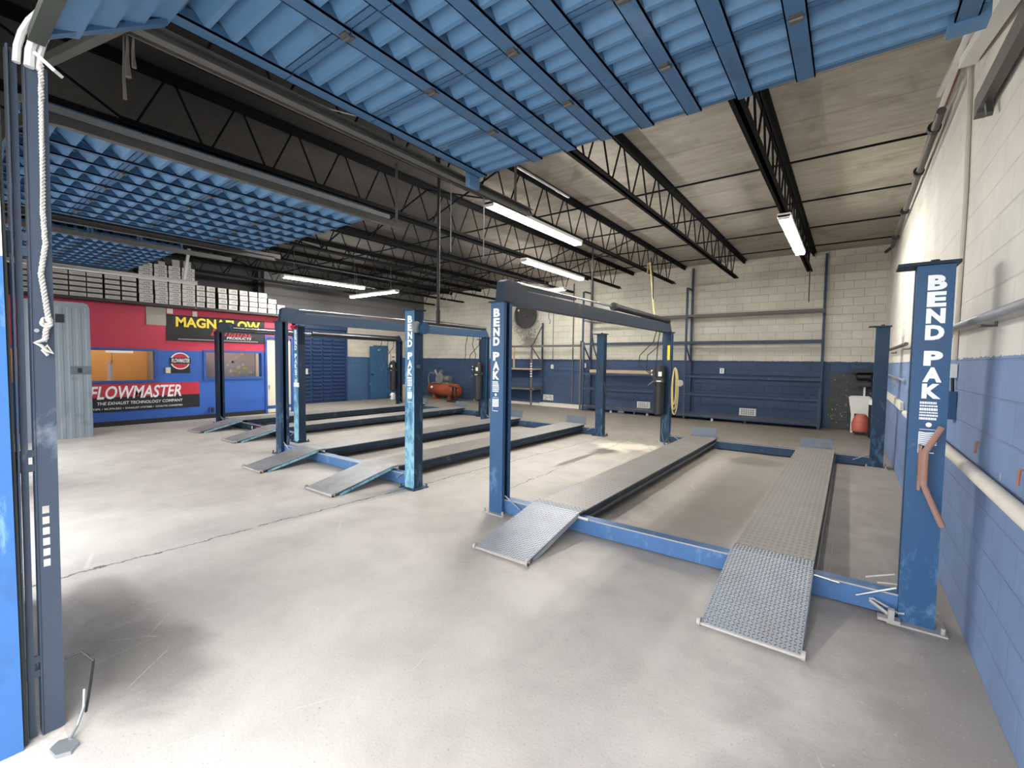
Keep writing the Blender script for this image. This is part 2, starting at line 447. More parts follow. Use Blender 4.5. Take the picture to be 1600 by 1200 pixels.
# ------------------------------------------------------------------ mesh helpers
class MB:
    def __init__(s):
        s.v, s.f, s.mi = [], [], []

    def add(s, vs, fs, mi=0):
        o = len(s.v)
        s.v += [tuple(v) for v in vs]
        s.f += [tuple(i + o for i in f) for f in fs]
        s.mi += [mi] * len(fs)
        return s

    def box(s, x0, x1, y0, y1, z0, z1, mi=0):
        x0, x1 = min(x0, x1), max(x0, x1)
        y0, y1 = min(y0, y1), max(y0, y1)
        z0, z1 = min(z0, z1), max(z0, z1)
        vs = [(x, y, z) for x in (x0, x1) for y in (y0, y1) for z in (z0, z1)]
        return s.add(vs, [(0, 1, 3, 2), (4, 6, 7, 5), (0, 4, 5, 1), (2, 3, 7, 6), (0, 2, 6, 4), (1, 5, 7, 3)], mi)

    def bar(s, a, b, w, h, upv=(0, 0, 1), mi=0):
        """rectangular bar from a to b, w across, h along up"""
        a, b = Vector(a), Vector(b)
        d = (b - a).normalized()
        u = Vector(upv)
        if abs(d.dot(u)) > 0.98:
            u = Vector((1, 0, 0))
        r = d.cross(u).normalized()
        u = r.cross(d)
        vs = []
        for p in (a, b):
            for i, j in ((-1, -1), (1, -1), (1, 1), (-1, 1)):
                vs.append(p + r * (i * w / 2) + u * (j * h / 2))
        return s.add(vs, [(0, 3, 2, 1), (4, 5, 6, 7), (0, 1, 5, 4), (1, 2, 6, 5), (2, 3, 7, 6), (3, 0, 4, 7)], mi)

    def tube(s, pts, r, n=8, mi=0, closed=False):
        pts = [Vector(p) for p in pts]
        rs = r if isinstance(r, (list, tuple)) else [r] * len(pts)
        prev = None
        base = len(s.v)
        N = len(pts)
        for i, p in enumerate(pts):
            if i == 0:
                d = pts[1] - pts[0]
            elif i == N - 1:
                d = pts[-1] - pts[-2]
            else:
                d = (pts[i + 1] - p).normalized() + (p - pts[i - 1]).normalized()
            d = d.normalized() if d.length > 1e-9 else Vector((0, 0, 1))
            if prev is None:
                ref = Vector((0, 0, 1)) if abs(d.z) < 0.9 else Vector((1, 0, 0))
                a = d.cross(ref).normalized()
            else:
                a = prev - d * prev.dot(d)
                a = a.normalized() if a.length > 1e-6 else d.orthogonal().normalized()
            prev = a
            b = d.cross(a)
            for k in range(n):
                t = 2 * PI * k / n
                s.v.append(tuple(p + (a * math.cos(t) + b * math.sin(t)) * rs[i]))
        for i in range(N - 1):
            for k in range(n):
                q = (base + i * n + k, base + i * n + (k + 1) % n, base + (i + 1) * n + (k + 1) % n, base + (i + 1) * n + k)
                s.f.append(q)
                s.mi.append(mi)
        s.f.append(tuple(base + k for k in range(n))[::-1])
        s.f.append(tuple(base + (N - 1) * n + k for k in range(n)))
        s.mi += [mi, mi]
        return s

    def cyl(s, a, b, r, n=16, mi=0, r2=None):
        return s.tube([a, b], [r, r if r2 is None else r2], n, mi)

    def prism(s, poly, lo, hi, axis='z', mi=0):
        """extrude a 2-D polygon; axis z: (x,y), axis y: (x,z), axis x: (y,z)"""
        n = len(poly)
        def P(p, h):
            return (p[0], p[1], h) if axis == 'z' else ((p[0], h, p[1]) if axis == 'y' else (h, p[0], p[1]))
        vs = [P(p, lo) for p in poly] + [P(p, hi) for p in poly]
        fs = [(i, (i + 1) % n, n + (i + 1) % n, n + i) for i in range(n)] + [tuple(range(n))[::-1], tuple(range(n, 2 * n))]
        return s.add(vs, fs, mi)

    def lathe(s, prof, c, axis='z', n=20, mi=0):
        base = len(s.v)
        c = Vector(c)
        for r, h in prof:
            for k in range(n):
                t = 2 * PI * k / n
                a, b = r * math.cos(t), r * math.sin(t)
                o = (a, b, h) if axis == 'z' else ((h, a, b) if axis == 'x' else (a, h, b))
                s.v.append(tuple(c + Vector(o)))
        for i in range(len(prof) - 1):
            for k in range(n):
                s.f.append((base + i * n + k, base + i * n + (k + 1) % n, base + (i + 1) * n + (k + 1) % n, base + (i + 1) * n + k))
                s.mi.append(mi)
        s.f.append(tuple(base + k for k in range(n))[::-1])
        s.f.append(tuple(base + (len(prof) - 1) * n + k for k in range(n)))
        s.mi += [mi, mi]
        return s

    def text(s, txt, org, u, v, w, h, bold=0.0, shear=0.0, depth=0.002, mi=0):
        """lettering stretched to w x h, its lower left corner at org, along unit vectors u and v"""
        vs, fs = glyphs(txt, bold, shear)
        org, u, v = Vector(org), Vector(u), Vector(v)
        nrm = u.cross(v).normalized()
        o = len(vs)
        A = [org + u * (p[0] * w) + v * (p[1] * h) + nrm * depth for p in vs]
        return s.add(A, fs, mi)

    def build(s, name, mats, parent=None, smooth=False, root=None):
        me = bpy.data.meshes.new(name)
        off = Vector(root.location) if root else (Vector(parent.location) if parent and parent.type == 'EMPTY' else Vector((0, 0, 0)))
        if parent is not None and parent.type != 'EMPTY' and root is None:
            off = Vector(parent.get('_off', (0, 0, 0)))
        me.from_pydata([tuple(Vector(v) - off) for v in s.v], [], s.f)
        if not isinstance(mats, (list, tuple)):
            mats = [mats]
        for m in mats:
            me.materials.append(m)
        for p, i in zip(me.polygons, s.mi):
            p.material_index = i
        bm = bmesh.new()
        bm.from_mesh(me)
        bmesh.ops.recalc_face_normals(bm, faces=bm.faces)
        bm.to_mesh(me)
        bm.free()
        if smooth:
            for p in me.polygons:
                p.use_smooth = True
            try:
                me.set_sharp_from_angle(angle=math.radians(40))
            except Exception:
                pass
        ob = bpy.data.objects.new(name, me)
        COL.objects.link(ob)
        if parent is not None:
            ob.parent = parent
            OFF[ob.name] = off
        return ob


OFF = {}
_gl = {}


def glyphs(txt, bold, shear):
    key = (txt, bold, shear)
    if key in _gl:
        return _gl[key]
    cu = bpy.data.curves.new('t', 'FONT')
    cu.body = txt
    cu.size = 1.0
    cu.offset = bold
    cu.shear = shear
    cu.resolution_u = 3
    ob = bpy.data.objects.new('t', cu)
    COL.objects.link(ob)
    dg = bpy.context.evaluated_depsgraph_get()
    dg.update()
    me = bpy.data.meshes.new_from_object(ob.evaluated_get(dg))
    vs = [(v.co.x, v.co.y) for v in me.vertices]
    fs = [tuple(p.vertices) for p in me.polygons]
    bpy.data.objects.remove(ob)
    bpy.data.curves.remove(cu)
    bpy.data.meshes.remove(me)
    x0, x1 = min(v[0] for v in vs), max(v[0] for v in vs)
    y0, y1 = min(v[1] for v in vs), max(v[1] for v in vs)
    vs = [((a - x0) / (x1 - x0), (b - y0) / (y1 - y0)) for a, b in vs]
    _gl[key] = (vs, fs)
    return _gl[key]


def sub(parent_mesh, mb, name, mats, smooth=False):
    """a sub-part: same local frame as its parent part"""
    off = OFF.get(parent_mesh.name, Vector((0, 0, 0)))
    t = Vector(off)
    mb2 = MB()
    mb2.v = [tuple(Vector(v) - t) for v in mb.v]
    mb2.f, mb2.mi = mb.f, mb.mi
    ob = mb2.build(name, mats, None, smooth)
    ob.parent = parent_mesh
    return ob


def tag(o, label, cat, group=None, kind=None):
    o['label'] = label
    o['category'] = cat
    if group:
        o['group'] = group
    if kind:
        o['kind'] = kind
    return o


def thing(name, label, cat, loc, group=None):
    o = bpy.data.objects.new(name, None)
    COL.objects.link(o)
    o.location = loc
    o.empty_display_size = 0.1
    return tag(o, label, cat, group)


def struct(name, mb, mats, label=None):
    o = mb.build(name, mats)
    o['kind'] = 'structure'
    if label:
        o['label'] = label
    return o


def one(mb, name, mats, label, cat, group=None, smooth=False):
    return tag(mb.build(name, mats, None, smooth), label, cat, group)


# ------------------------------------------------------------------ setting
YB, ZC, XR0, XR1, XS, XO = 14.0, 4.47, 0.60, 0.67, -15.4, -13.45
struct('floor', MB().box(-16.2, 0.95, 0.36, YB + 0.1, -0.2, 0), M['floor'])
struct('trim_1', MB().box(-16.2, 0.95, -0.35, 0.36, -0.2, -0.006), M['aggregate'], 'pale exposed aggregate threshold strip under the door openings')
struct('ground', MB().box(-40, 25, -40, -0.35, -0.22, -0.03), M['ground'])
struct('ceiling', MB().box(-16.2, 0.95, -0.25, YB + 0.2, ZC, ZC + 0.15), M['deck'])
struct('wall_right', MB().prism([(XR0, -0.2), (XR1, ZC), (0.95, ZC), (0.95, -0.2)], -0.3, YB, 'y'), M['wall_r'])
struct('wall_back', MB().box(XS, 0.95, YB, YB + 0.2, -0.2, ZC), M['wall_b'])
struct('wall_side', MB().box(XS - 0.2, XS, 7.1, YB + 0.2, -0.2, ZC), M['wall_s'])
struct('wall_loft', MB().box(-16.2, -16.0, -0.25, 7.1, 2.86, ZC).box(-16.2, XS - 0.2, 7.0, 7.1, 2.86, ZC), M['wall_dark'])

# front wall with three door openings (doors stand open overhead)
DOORS = [(-2.63, 0.60, 3.08), (-7.15, -4.32, 3.05), (-11.3, -8.35, 3.12)]
fwl = MB()
for a, b in ((-4.32, -2.63), (-8.35, -7.15), (-16.2, -11.3)):
    fwl.box(a, b, -0.25, 0.24, -0.2, 1.98, 0)
    fwl.box(a, b, -0.25, 0.24, 1.98, ZC, 1)
for a, b, h in DOORS:
    fwl.box(a, b, -0.25, 0.24, h, ZC, 1)
struct('wall_front', fwl, [M['pillar'], M['pillar_c']])

# office block on the left: red over blue, two windows and a doorway, low roof
T = 0.14
ow = MB()
WIN = [(1.25, 3.62, 1.04, 1.73), (4.70, 6.08, 1.07, 1.73)]
DW = (6.24, 6.95, 2.17)
def office_strip(y0, y1, z0, z1):
    if z0 < 1.76 < z1:
        ow.box(XO - T, XO, y0, y1, z0, 1.76, 1)
        ow.box(XO - T, XO, y0, y1, 1.76, z1, 0)
    else:
        ow.box(XO - T, XO, y0, y1, z0, z1, 0 if z0 >= 1.76 else 1)
office_strip(0.24, WIN[0][0], -0.1, 2.8)
office_strip(WIN[0][0], WIN[0][1], -0.1, WIN[0][2])
office_strip(WIN[0][0], WIN[0][1], WIN[0][3], 2.8)
office_strip(WIN[0][1], WIN[1][0], -0.1, 2.8)
office_strip(WIN[1][0], WIN[1][1], -0.1, WIN[1][2])
office_strip(WIN[1][0], WIN[1][1], WIN[1][3], 2.8)
office_strip(WIN[1][1], DW[0], -0.1, 2.8)
office_strip(DW[0], DW[1], DW[2], 2.8)
office_strip(DW[1], 7.1, -0.1, 2.8)
ow.box(-16.2, XO, 6.98, 7.1, -0.1, 2.8, 1)
struct('wall_left', ow, [M['red'], M['oblue']])
struct('trim_2', MB().box(-16.2, XO + 0.28, 0.24, 7.1, 2.80, 2.86), M['black'], 'dark edge of the office roof that carries the white cartons')
struct('baseboard_left', MB().box(XO, XO + 0.015, 0.24, DW[0], 0, 0.11), M['black'])
struct('wall_office', MB().box(-15.6, -15.5, 0.24, 6.98, -0.1, 2.8), M['cream'])
struct('floor_office', MB().box(-15.5, XO - T, 0.24, 6.9, -0.1, -0.002), M['board'])
struct('wall_partition', MB().box(-15.5, XO - T, 4.2, 4.28, 0, 2.8), M['cream'])
struct('wall_partition_rear', MB().box(-15.5, XO - T, 6.15, 6.2, 0, 2.8), M['cream'])
struct('baseboard_office', MB().box(-15.5, -15.48, 6.2, 6.98, 0.0, 0.1).box(-15.48, XO - T, 6.962, 6.98, 0, 0.1), M['oblue_d'])

for i, (y0, y1, z0, z1) in enumerate(WIN):
    t = bpy.data.objects.new('window_%d' % (i + 1), None)
    COL.objects.link(t)
    t.location = (XO, (y0 + y1) / 2, z0)
    t['kind'] = 'structure'
    w = 0.06
    fr = MB().box(XO, XO + 0.03, y0 - w, y1 + w, z1, z1 + w).box(XO, XO + 0.03, y0 - w, y1 + w, z0 - w, z0)
    fr.box(XO, XO + 0.03, y0 - w, y0, z0, z1).box(XO, XO + 0.03, y1, y1 + w, z0, z1)
    fr.build('window_frame', M['oblue_d'], t)
    MB().box(XO - 0.09, XO - 0.084, y0, y1, z0, z1).build('window_pane', M['glass'], t)

dt = bpy.data.objects.new('door_1', None)
COL.objects.link(dt)
dt.location = (XO, 6.6, 0)
dt['kind'] = 'structure'
MB().box(XO, XO + 0.03, DW[0] - 0.06, DW[0], 0, DW[2] + 0.06).box(XO, XO + 0.03, DW[0], DW[1], DW[2], DW[2] + 0.06).box(XO, XO + 0.03, DW[1], DW[1] + 0.06, 0, DW[2] + 0.06).build('door_frame', M['oblue_d'], dt)
MB().box(XO - 0.07, XO - 0.03, DW[0] + 0.005, DW[1] - 0.005, 0.02, DW[2] - 0.01).build('door_leaf', M['cream'], dt)
MB().box(XO - 0.03, XO - 0.026, DW[0] + 0.01, DW[1] - 0.01, 0.13, 0.22).build('kick_strip', M['oblue_d'], dt)
MB().box(XO - 0.03, XO - 0.012, 6.30, 6.325, 0.7, 0.82).build('hinge', M['steel'], dt)

# ------------------------------------------------------------------ behind the office windows
t = thing('wall_cabinet', 'honey brown wooden wall cabinet seen through the left office window', 'cabinet', (-15.2, 2.6, 0.85))
MB().box(-15.5, -15.1, 1.0, 3.9, 0.7, 2.1).build('carcass', M['wood'], t)
for k in range(4):
    y0 = 1.02 + k * 0.72
    d = MB().box(-15.1, -15.08, y0, y0 + 0.7, 0.87, 2.08).build('door', M['wood'], t)
    OFF[d.name] = Vector(t.location)
    sub(d, MB().cyl((-15.08, y0 + 0.62, 1.4), (-15.055, y0 + 0.62, 1.4), 0.012, 8), 'knob', M['steel'])
one(MB().box(-15.079, -15.075, 3.05, 3.6, 1.68, 1.86), 'paper_notice', M['paper'], 'blank white paper notice stuck on the wooden cabinet in the office', 'notice')
one(MB().cyl((-14.2, 2.95, 0.96), (-14.2, 2.95, 1.42), 0.05, 14).cyl((-14.2, 2.95, 1.42), (-14.2, 2.95, 1.5), 0.02, 10), 'spray_can', M['fixture'], 'white spray can on the counter inside the left office window', 'can', smooth=True)
one(MB().box(-15.05, -13.62, 1.0, 4.15, 0.9, 0.96).box(-15.0, -14.0, 1.1, 1.16, 0, 0.9).box(-15.0, -14.0, 4.05, 4.11, 0, 0.9), 'counter', M['tan'], 'tan counter running behind the left office window', 'counter')
t = thing('pinboard', 'grey pinboard with pinned notes behind the right office window', 'board', (-13.9, 5.4, 0.95))
MB().box(-13.95, -13.92, 4.5, 6.12, 0.9, 1.95).build('board', M['board'], t)
for k in range(14):
    y, z = random.uniform(5.35, 5.95), random.uniform(1.12, 1.7)
    MB().box(-13.92, -13.916, y, y + random.uniform(0.05, 0.12), z, z + random.uniform(0.04, 0.09)).build('pinned_note', M['paper'] if k % 4 else M['yellow'], t)

# ------------------------------------------------------------------ wall things on the office front
XF = XO + 0.004
U, V = (0, 1, 0), (0, 0, 1)
t = thing('banner', 'black and yellow exhaust banner hung high on the red wall', 'banner', (XO, 5.0, 2.0))
MB().box(XO + 0.002, XO + 0.01, 3.86, 6.19, 2.0, 2.64).build('banner_sheet', M['vinyl'], t)
MB().text('MAGNAFLOW', (XO + 0.011, 4.06, 2.35), U, V, 2.0, 0.25, 0.035, 0.0).build('banner_title', M['yellow'], t)
MB().text('Exhaust', (XO + 0.012, 4.82, 2.17), U, V, 1.05, 0.19, 0.01, 0.35).build('banner_script', M['signred'], t)
MB().text('PRODUCTS', (XO + 0.013, 5.2, 2.09), U, V, 0.62, 0.065, 0.01, 0.2).build('banner_words', M['letter'], t)
MB().box(XO + 0.0105, XO + 0.012, 4.1, 6.0, 2.035, 2.06).build('banner_line', M['signgrey'], t)

t = thing('banner', 'red and black exhaust banner low on the blue wall beside the grey door leaf', 'banner', (XO, 3.4, 0.33))
MB().box(XO + 0.002, XO + 0.01, 2.1, 4.54, 0.33, 0.66).box(XO + 0.002, XO + 0.01, 2.1, 4.54, 0.66, 0.97, 1).build('banner_sheet', [M['signblack'], M['signred']], t)
MB().text('FLOWMASTER', (XO + 0.012, 2.42, 0.62), U, V, 1.72, 0.3, 0.02, 0.25).build('banner_title', M['letter'], t)
MB().text('THE EXHAUST TECHNOLOGY COMPANY', (XO + 0.012, 2.55, 0.49), U, V, 1.62, 0.07, 0.008, 0.15).build('banner_words', M['letter'], t)
by = 2.14
for wd, ww in (('HEADERS \u2022', 0.33), ('TIPS \u2022', 0.2), ('MUFFLERS \u2022', 0.37), ('EXHAUST SYSTEMS \u2022', 0.57), ('CATALYTIC CONVERTERS', 0.58)):
    MB().text(wd, (XO + 0.012, by, 0.38), U, V, ww - 0.03, 0.042, 0.004).build('banner_small_words', M['letter'], t)
    by += ww

t = thing('sign', 'round red and black exhaust maker sign between the two office windows', 'sign', (XO, 4.13, 1.19))
MB().box(XO + 0.002, XO + 0.012, 3.93, 4.34, 1.2, 1.36).box(XO + 0.002, XO + 0.012, 3.93, 4.34, 1.36, 1.58).build('sign_board', M['signblack'], t)
MB().cyl((XO + 0.012, 4.135, 1.5), (XO + 0.016, 4.135, 1.5), 0.21, 32).cyl((XO + 0.016, 4.135, 1.5), (XO + 0.018, 4.135, 1.5), 0.185, 32, 1).build('sign_disc', [M['letter'], M['signred']], t)
MB().box(XO + 0.018, XO + 0.02, 3.91, 4.36, 1.43, 1.58).build('sign_band', M['signblack'], t)
MB().text('FLOWMASTER', (XO + 0.021, 3.95, 1.46), U, V, 0.38, 0.1, 0.02, 0.25).build('sign_words', M['letter'], t)
one(MB().box(XO + 0.002, XO + 0.05, 3.82, 3.92, 1.2, 1.34).box(XO + 0.05, XO + 0.054, 3.845, 3.895, 1.24, 1.3), 'doorbell_box', M['plank'], 'small beige switch box beside the round sign on the blue wall', 'switch')
one(MB().box(XO + 0.002, XO + 0.02, 3.47, 3.86, 2.36, 2.79), 'blank_panel', M['panelgrey'], 'blank beige panel left of the yellow lettered banner on the red wall', 'panel')
one(MB().box(XO + 0.012, XO + 0.03, 3.88, 4.0, 2.66, 2.78), 'price_card', M['paper'], 'small paper card above the left end of the yellow lettered banner', 'card')
one(MB().box(XO + 0.012, XO + 0.03, 4.42, 4.52, 2.63, 2.76), 'price_card', M['paper'], 'small paper card above the middle of the yellow lettered banner', 'card')
t = thing('wall_box', 'small dark blue box low on the blue wall by the far lift', 'box', (XO, 4.9, 0.15))
MB().box(XO + 0.002, XO + 0.06, 4.75, 4.86, 0.14, 0.3).build('box_body', M['oblue_d'], t)
MB().box(XO + 0.06, XO + 0.064, 4.77, 4.84, 0.16, 0.28).build('box_lid', M['black'], t)

# grey ribbed door leaf standing open in front of the red wall
t = thing('van_door', 'tall grey ribbed metal door leaf standing before the red wall', 'door', (-11.95, 1.75, 0))
poly = []
yy = 1.3
while yy < 2.19:
    poly += [(-11.972, yy), (-11.972, yy + 0.05), (-11.965, yy + 0.07), (-11.965, yy + 0.12)]
    yy += 0.13
pl = poly + [(-12.03, poly[-1][1]), (-12.03, 1.3)]
g = MB().prism(pl, 0.0, 2.52).prism([(1.3, 2.52), (2.2, 2.52), (2.18, 2.59), (2.13, 2.62), (1.3, 2.62)], -12.03, -11.968, 'x')
g.build('door_sheet', M['greydoor'], t)
MB().box(-11.966, -11.955, 1.9, 2.2, 1.24, 1.4).box(-11.955, -11.945, 2.0, 2.06, 1.27, 1.36, 1).build('latch_recess', [M['stop'], M['black']], t)
MB().box(-11.966, -11.958, 1.72, 1.84, 2.22, 2.38).build('nameplate', M['black'], t)

# ------------------------------------------------------------------ white cartons on the office roof
COLS = [(1.41, 1.57, 6), (1.59, 1.84, 6), (1.87, 2.12, 6), (2.13, 2.4, 6), (2.41, 2.67, 5), (2.7, 2.97, 5), (2.99, 3.26, 6),
        (3.3, 3.57, 9), (3.6, 3.86, 9), (3.88, 4.13, 9), (4.15, 4.43, 9),
        (4.45, 4.64, 4), (4.68, 4.88, 4), (4.94, 5.15, 4), (5.19, 5.41, 4), (5.46, 5.67, 4), (5.7, 5.92, 4), (5.94, 6.17, 4), (6.2, 6.43, 3), (6.45, 6.68, 2)]
ORD = ['first', 'second', 'third', 'fourth', 'fifth', 'sixth', 'seventh', 'eighth', 'ninth', 'tenth', 'eleventh', 'twelfth', 'thirteenth', 'fourteenth', 'fifteenth', 'sixteenth', 'seventeenth', 'eighteenth', 'nineteenth', 'twentieth']
protos = {}
def carton(w, h, kind):
    key = (round(w, 2), kind)
    if key in protos:
        return protos[key]
    d = 0.42
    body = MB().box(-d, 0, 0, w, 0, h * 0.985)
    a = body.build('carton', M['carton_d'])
    me_body = a.data
    fh0, fh1 = {'flat': (0.12, 0.78), 'deep': (0.04, 0.95), 'short': (0.06, 0.9)}[kind]
    f = MB().box(0, 0.004, 0.006, w - 0.006, h * fh0, h * fh1)
    fa = f.build('end_panel', M['carton'])
    p = MB()
    if kind == 'flat':
        p.box(0.004, 0.005, w * 0.2, w * 0.8, h * 0.4, h * 0.46)
    else:
        p.text('xT6', (0.0045, w * 0.3, h * 0.28), U, V, w * 0.5, h * 0.4, 0.02)
    pa = p.build('print', M['ink'])
    res = (me_body, fa.data, pa.data)
    for o in (a, fa, pa):
        bpy.data.objects.remove(o)
    protos[key] = res
    return res

for ci, (y0, y1, n) in enumerate(COLS):
    kind = 'flat' if ci < 7 else ('deep' if ci < 11 else 'short')
    h = {'flat': 0.112, 'deep': 0.104, 'short': 0.14}[kind]
    for k in range(n):
        meshes = carton(y1 - y0, h, kind)
        o = bpy.data.objects.new('carton', meshes[0])
        COL.objects.link(o)
        jit = 0.0 if kind == 'flat' else random.uniform(-0.006, 0.006)
        o.location = (XO + 0.2 + random.uniform(-0.008, 0.008), y0 + jit, 2.86 + k * h)
        where = 'lowest' if k == 0 else ('topmost' if k == n - 1 else ORD[k] + ' up')
        look = {'flat': 'flat pale carton', 'deep': 'white carton', 'short': 'small white carton'}[kind]
        tag(o, '%s, %s in the %s stack from the left end' % (look, where, ORD[ci]), 'box', 'white cartons on the office roof')
        e = bpy.data.objects.new('end_panel', meshes[1]); COL.objects.link(e); e.parent = o
        pr = bpy.data.objects.new('print', meshes[2]); COL.objects.link(pr); pr.parent = e
# smaller cartons lying on the tall stacks
for y, z0, n, w, lab in ((3.7, 2.86 + 9 * 0.104, 1, 0.13, 'eighth'), (3.98, 2.86 + 9 * 0.104, 2, 0.15, 'tenth'), (4.22, 2.86 + 9 * 0.104, 2, 0.15, 'eleventh')):
    for k in range(n):
        o = MB().box(XO - 0.05, XO + 0.14, y, y + w, z0 + k * 0.085, z0 + k * 0.085 + 0.083).build('carton', M['carton'])
        off = 'ninth' if lab == 'eighth' else lab
        tag(o, 'tiny white carton on top of the %s stack, %s' % (off, 'upper one' if k else 'next to the stack top'), 'box', 'white cartons on the office roof')

# ------------------------------------------------------------------ roof joists
JX = [-0.86 - 1.6 * i for i in range(9)]
JN = ['nearest the right wall', 'second from the right wall', 'third from the right wall', 'fourth from the right wall', 'fifth from the right wall', 'fourth from the left gable', 'third from the left gable', 'second from the left gable', 'nearest the left gable']
ZT0, ZT1, ZB0, ZB1 = 4.37, 4.46, 3.82, 3.88
for i, x in enumerate(JX):
    t = thing('roof_joist', 'black open-web steel roof joist %s' % JN[i], 'joist', (x, 7.0, ZB0), 'open-web roof joists')
    MB().box(x - 0.065, x - 0.008, 0.26, YB, ZT1 - 0.012, ZT1).box(x + 0.008, x + 0.065, 0.26, YB, ZT1 - 0.012, ZT1).box(x - 0.02, x - 0.008, 0.26, YB, ZT0, ZT1).box(x + 0.008, x + 0.02, 0.26, YB, ZT0, ZT1).build('top_chord', M['joist'], t)
    MB().box(x - 0.06, x - 0.008, 1.3, 13.0, ZB0, ZB0 + 0.01).box(x + 0.008, x + 0.06, 1.3, 13.0, ZB0, ZB0 + 0.01).box(x - 0.02, x - 0.008, 1.3, 13.0, ZB0, ZB1).box(x + 0.008, x + 0.02, 1.3, 13.0, ZB0, ZB1).build('bottom_chord', M['joist'], t)
    p = [(x, 0.35, ZT0 + 0.03)]
    y, k = 1.35, 0
    while y < 13.0:
        p.append((x, y, ZB0 + 0.03))
        p.append((x, y + 0.07, ZB0 + 0.03))
        y += 0.325
        if y < 12.8:
            p.append((x, y, ZT0 + 0.03))
            p.append((x, y + 0.07, ZT0 + 0.03))
        y += 0.325
    p.append((x, 13.85, ZT0 + 0.03))
    MB().tube(p, 0.0125, 6).build('web', M['joist'], t)
for k, (y, lab) in enumerate(((7.35, 'nearest the doors'), (9.2, 'second from the doors'), (11.0, 'third from the doors'), (12.7, 'nearest the back wall'))):
    one(MB().box(-16.0, XR1 - 0.03, y - 0.012, y + 0.022, ZT0 - 0.018, ZT0 - 0.014).box(-16.0, XR1 - 0.03, y - 0.012, y - 0.008, ZT0 - 0.03, ZT0 + 0.0), 'bridging_angle', M['joist'], 'thin black bridging angle across the roof joists, %s' % lab, 'bridging', 'bridging angles under the roof')
# crossed bridging rods in the left bays
for i in range(2, 8):
    for y in (5.2, 9.9):
        a, b = JX[i], JX[i + 1]
        m = MB().bar((a, y, ZT0), (b, y + 0.03, ZB1), 0.02, 0.02).bar((b, y - 0.03, ZT0), (a, y, ZB1), 0.02, 0.02)
        one(m, 'cross_brace', M['joist'], 'crossed black rods in the %s gap between roof joists, %s' % (ORD[i], 'over the lift fronts' if y < 7 else 'over the lift backs'), 'brace', 'crossed bridging rods')

# ------------------------------------------------------------------ strip lights
def strip_light(a, b, label, tube='tube', top=None):
    a, b = Vector(a), Vector(b)
    d = (b - a).normalized()
    s = Vector((-d.y, d.x, 0))
    t = thing('strip_light', label, 'light', (a + b) / 2, 'tube strip lights')
    MB().bar(a + Vector((0, 0, 0.05)), b + Vector((0, 0, 0.05)), 0.17, 0.05).build('housing', M['fixture'], t)
    for e in (-1, 1):
        o = s * (0.05 * e)
        MB().cyl(a + o + d * 0.03 + Vector((0, 0, 0.005)), b + o - d * 0.03 + Vector((0, 0, 0.005)), 0.016, 10).build('tube', M[tube], t, True)
    for q, sg in ((a, 1), (b, -1)):
        MB().bar(q + Vector((0, 0, 0.02)), q + d * (0.03 * sg) + Vector((0, 0, 0.02)), 0.15, 0.06).build('lamp_holder', M['fixture'], t)
    for q in (a + d * 0.3, b - d * 0.3):
        MB().tube([q + Vector((0, 0, 0.07)), q + Vector((0, 0, (top or ZB0) - q.z - 0.002))], 0.005, 5).build('hanger', M['steel'], t)
    return t
strip_light((-4.05, 4.85, 3.72), (-4.05, 7.4, 3.72), 'long lit strip light on the third joist from the right wall, nearest the doors')
strip_light((-5.66, 7.95, 3.72), (-5.66, 10.55, 3.72), 'long lit strip light on the fourth joist from the right, deeper in the shop')
strip_light((-11.9, 5.95, 3.7), (-11.75, 8.3, 3.7), 'long lit strip light above the farthest lift', 'tube', ZC)
strip_light((-13.66, 9.15, 3.68), (-11.27, 9.15, 3.68), 'lit strip light hung crosswise above the side wall doors', 'tube', ZC)
strip_light((-0.86, 7.7, 3.72), (-0.86, 10.4, 3.72), 'lit strip light on the joist nearest the right wall', 'tube_right')
strip_light((-7.75, 11.6, 3.7), (-6.75, 11.6, 3.7), 'short lit strip light hung crosswise near the back wall', 'tube', ZC)
strip_light((-14.4, 1.2, 2.6), (-14.4, 3.9, 2.6), 'unseen strip light added to brighten the office behind the left window', 'tube_soft', 2.8)  # added lamp, out of view, to brighten the cabinet room
strip_light((-13.75, 4.6, 2.5), (-13.75, 6.0, 2.5), 'unseen strip light added to brighten the office behind the right window', 'tube_soft', 2.8)  # added lamp, out of view, to brighten the pinboard

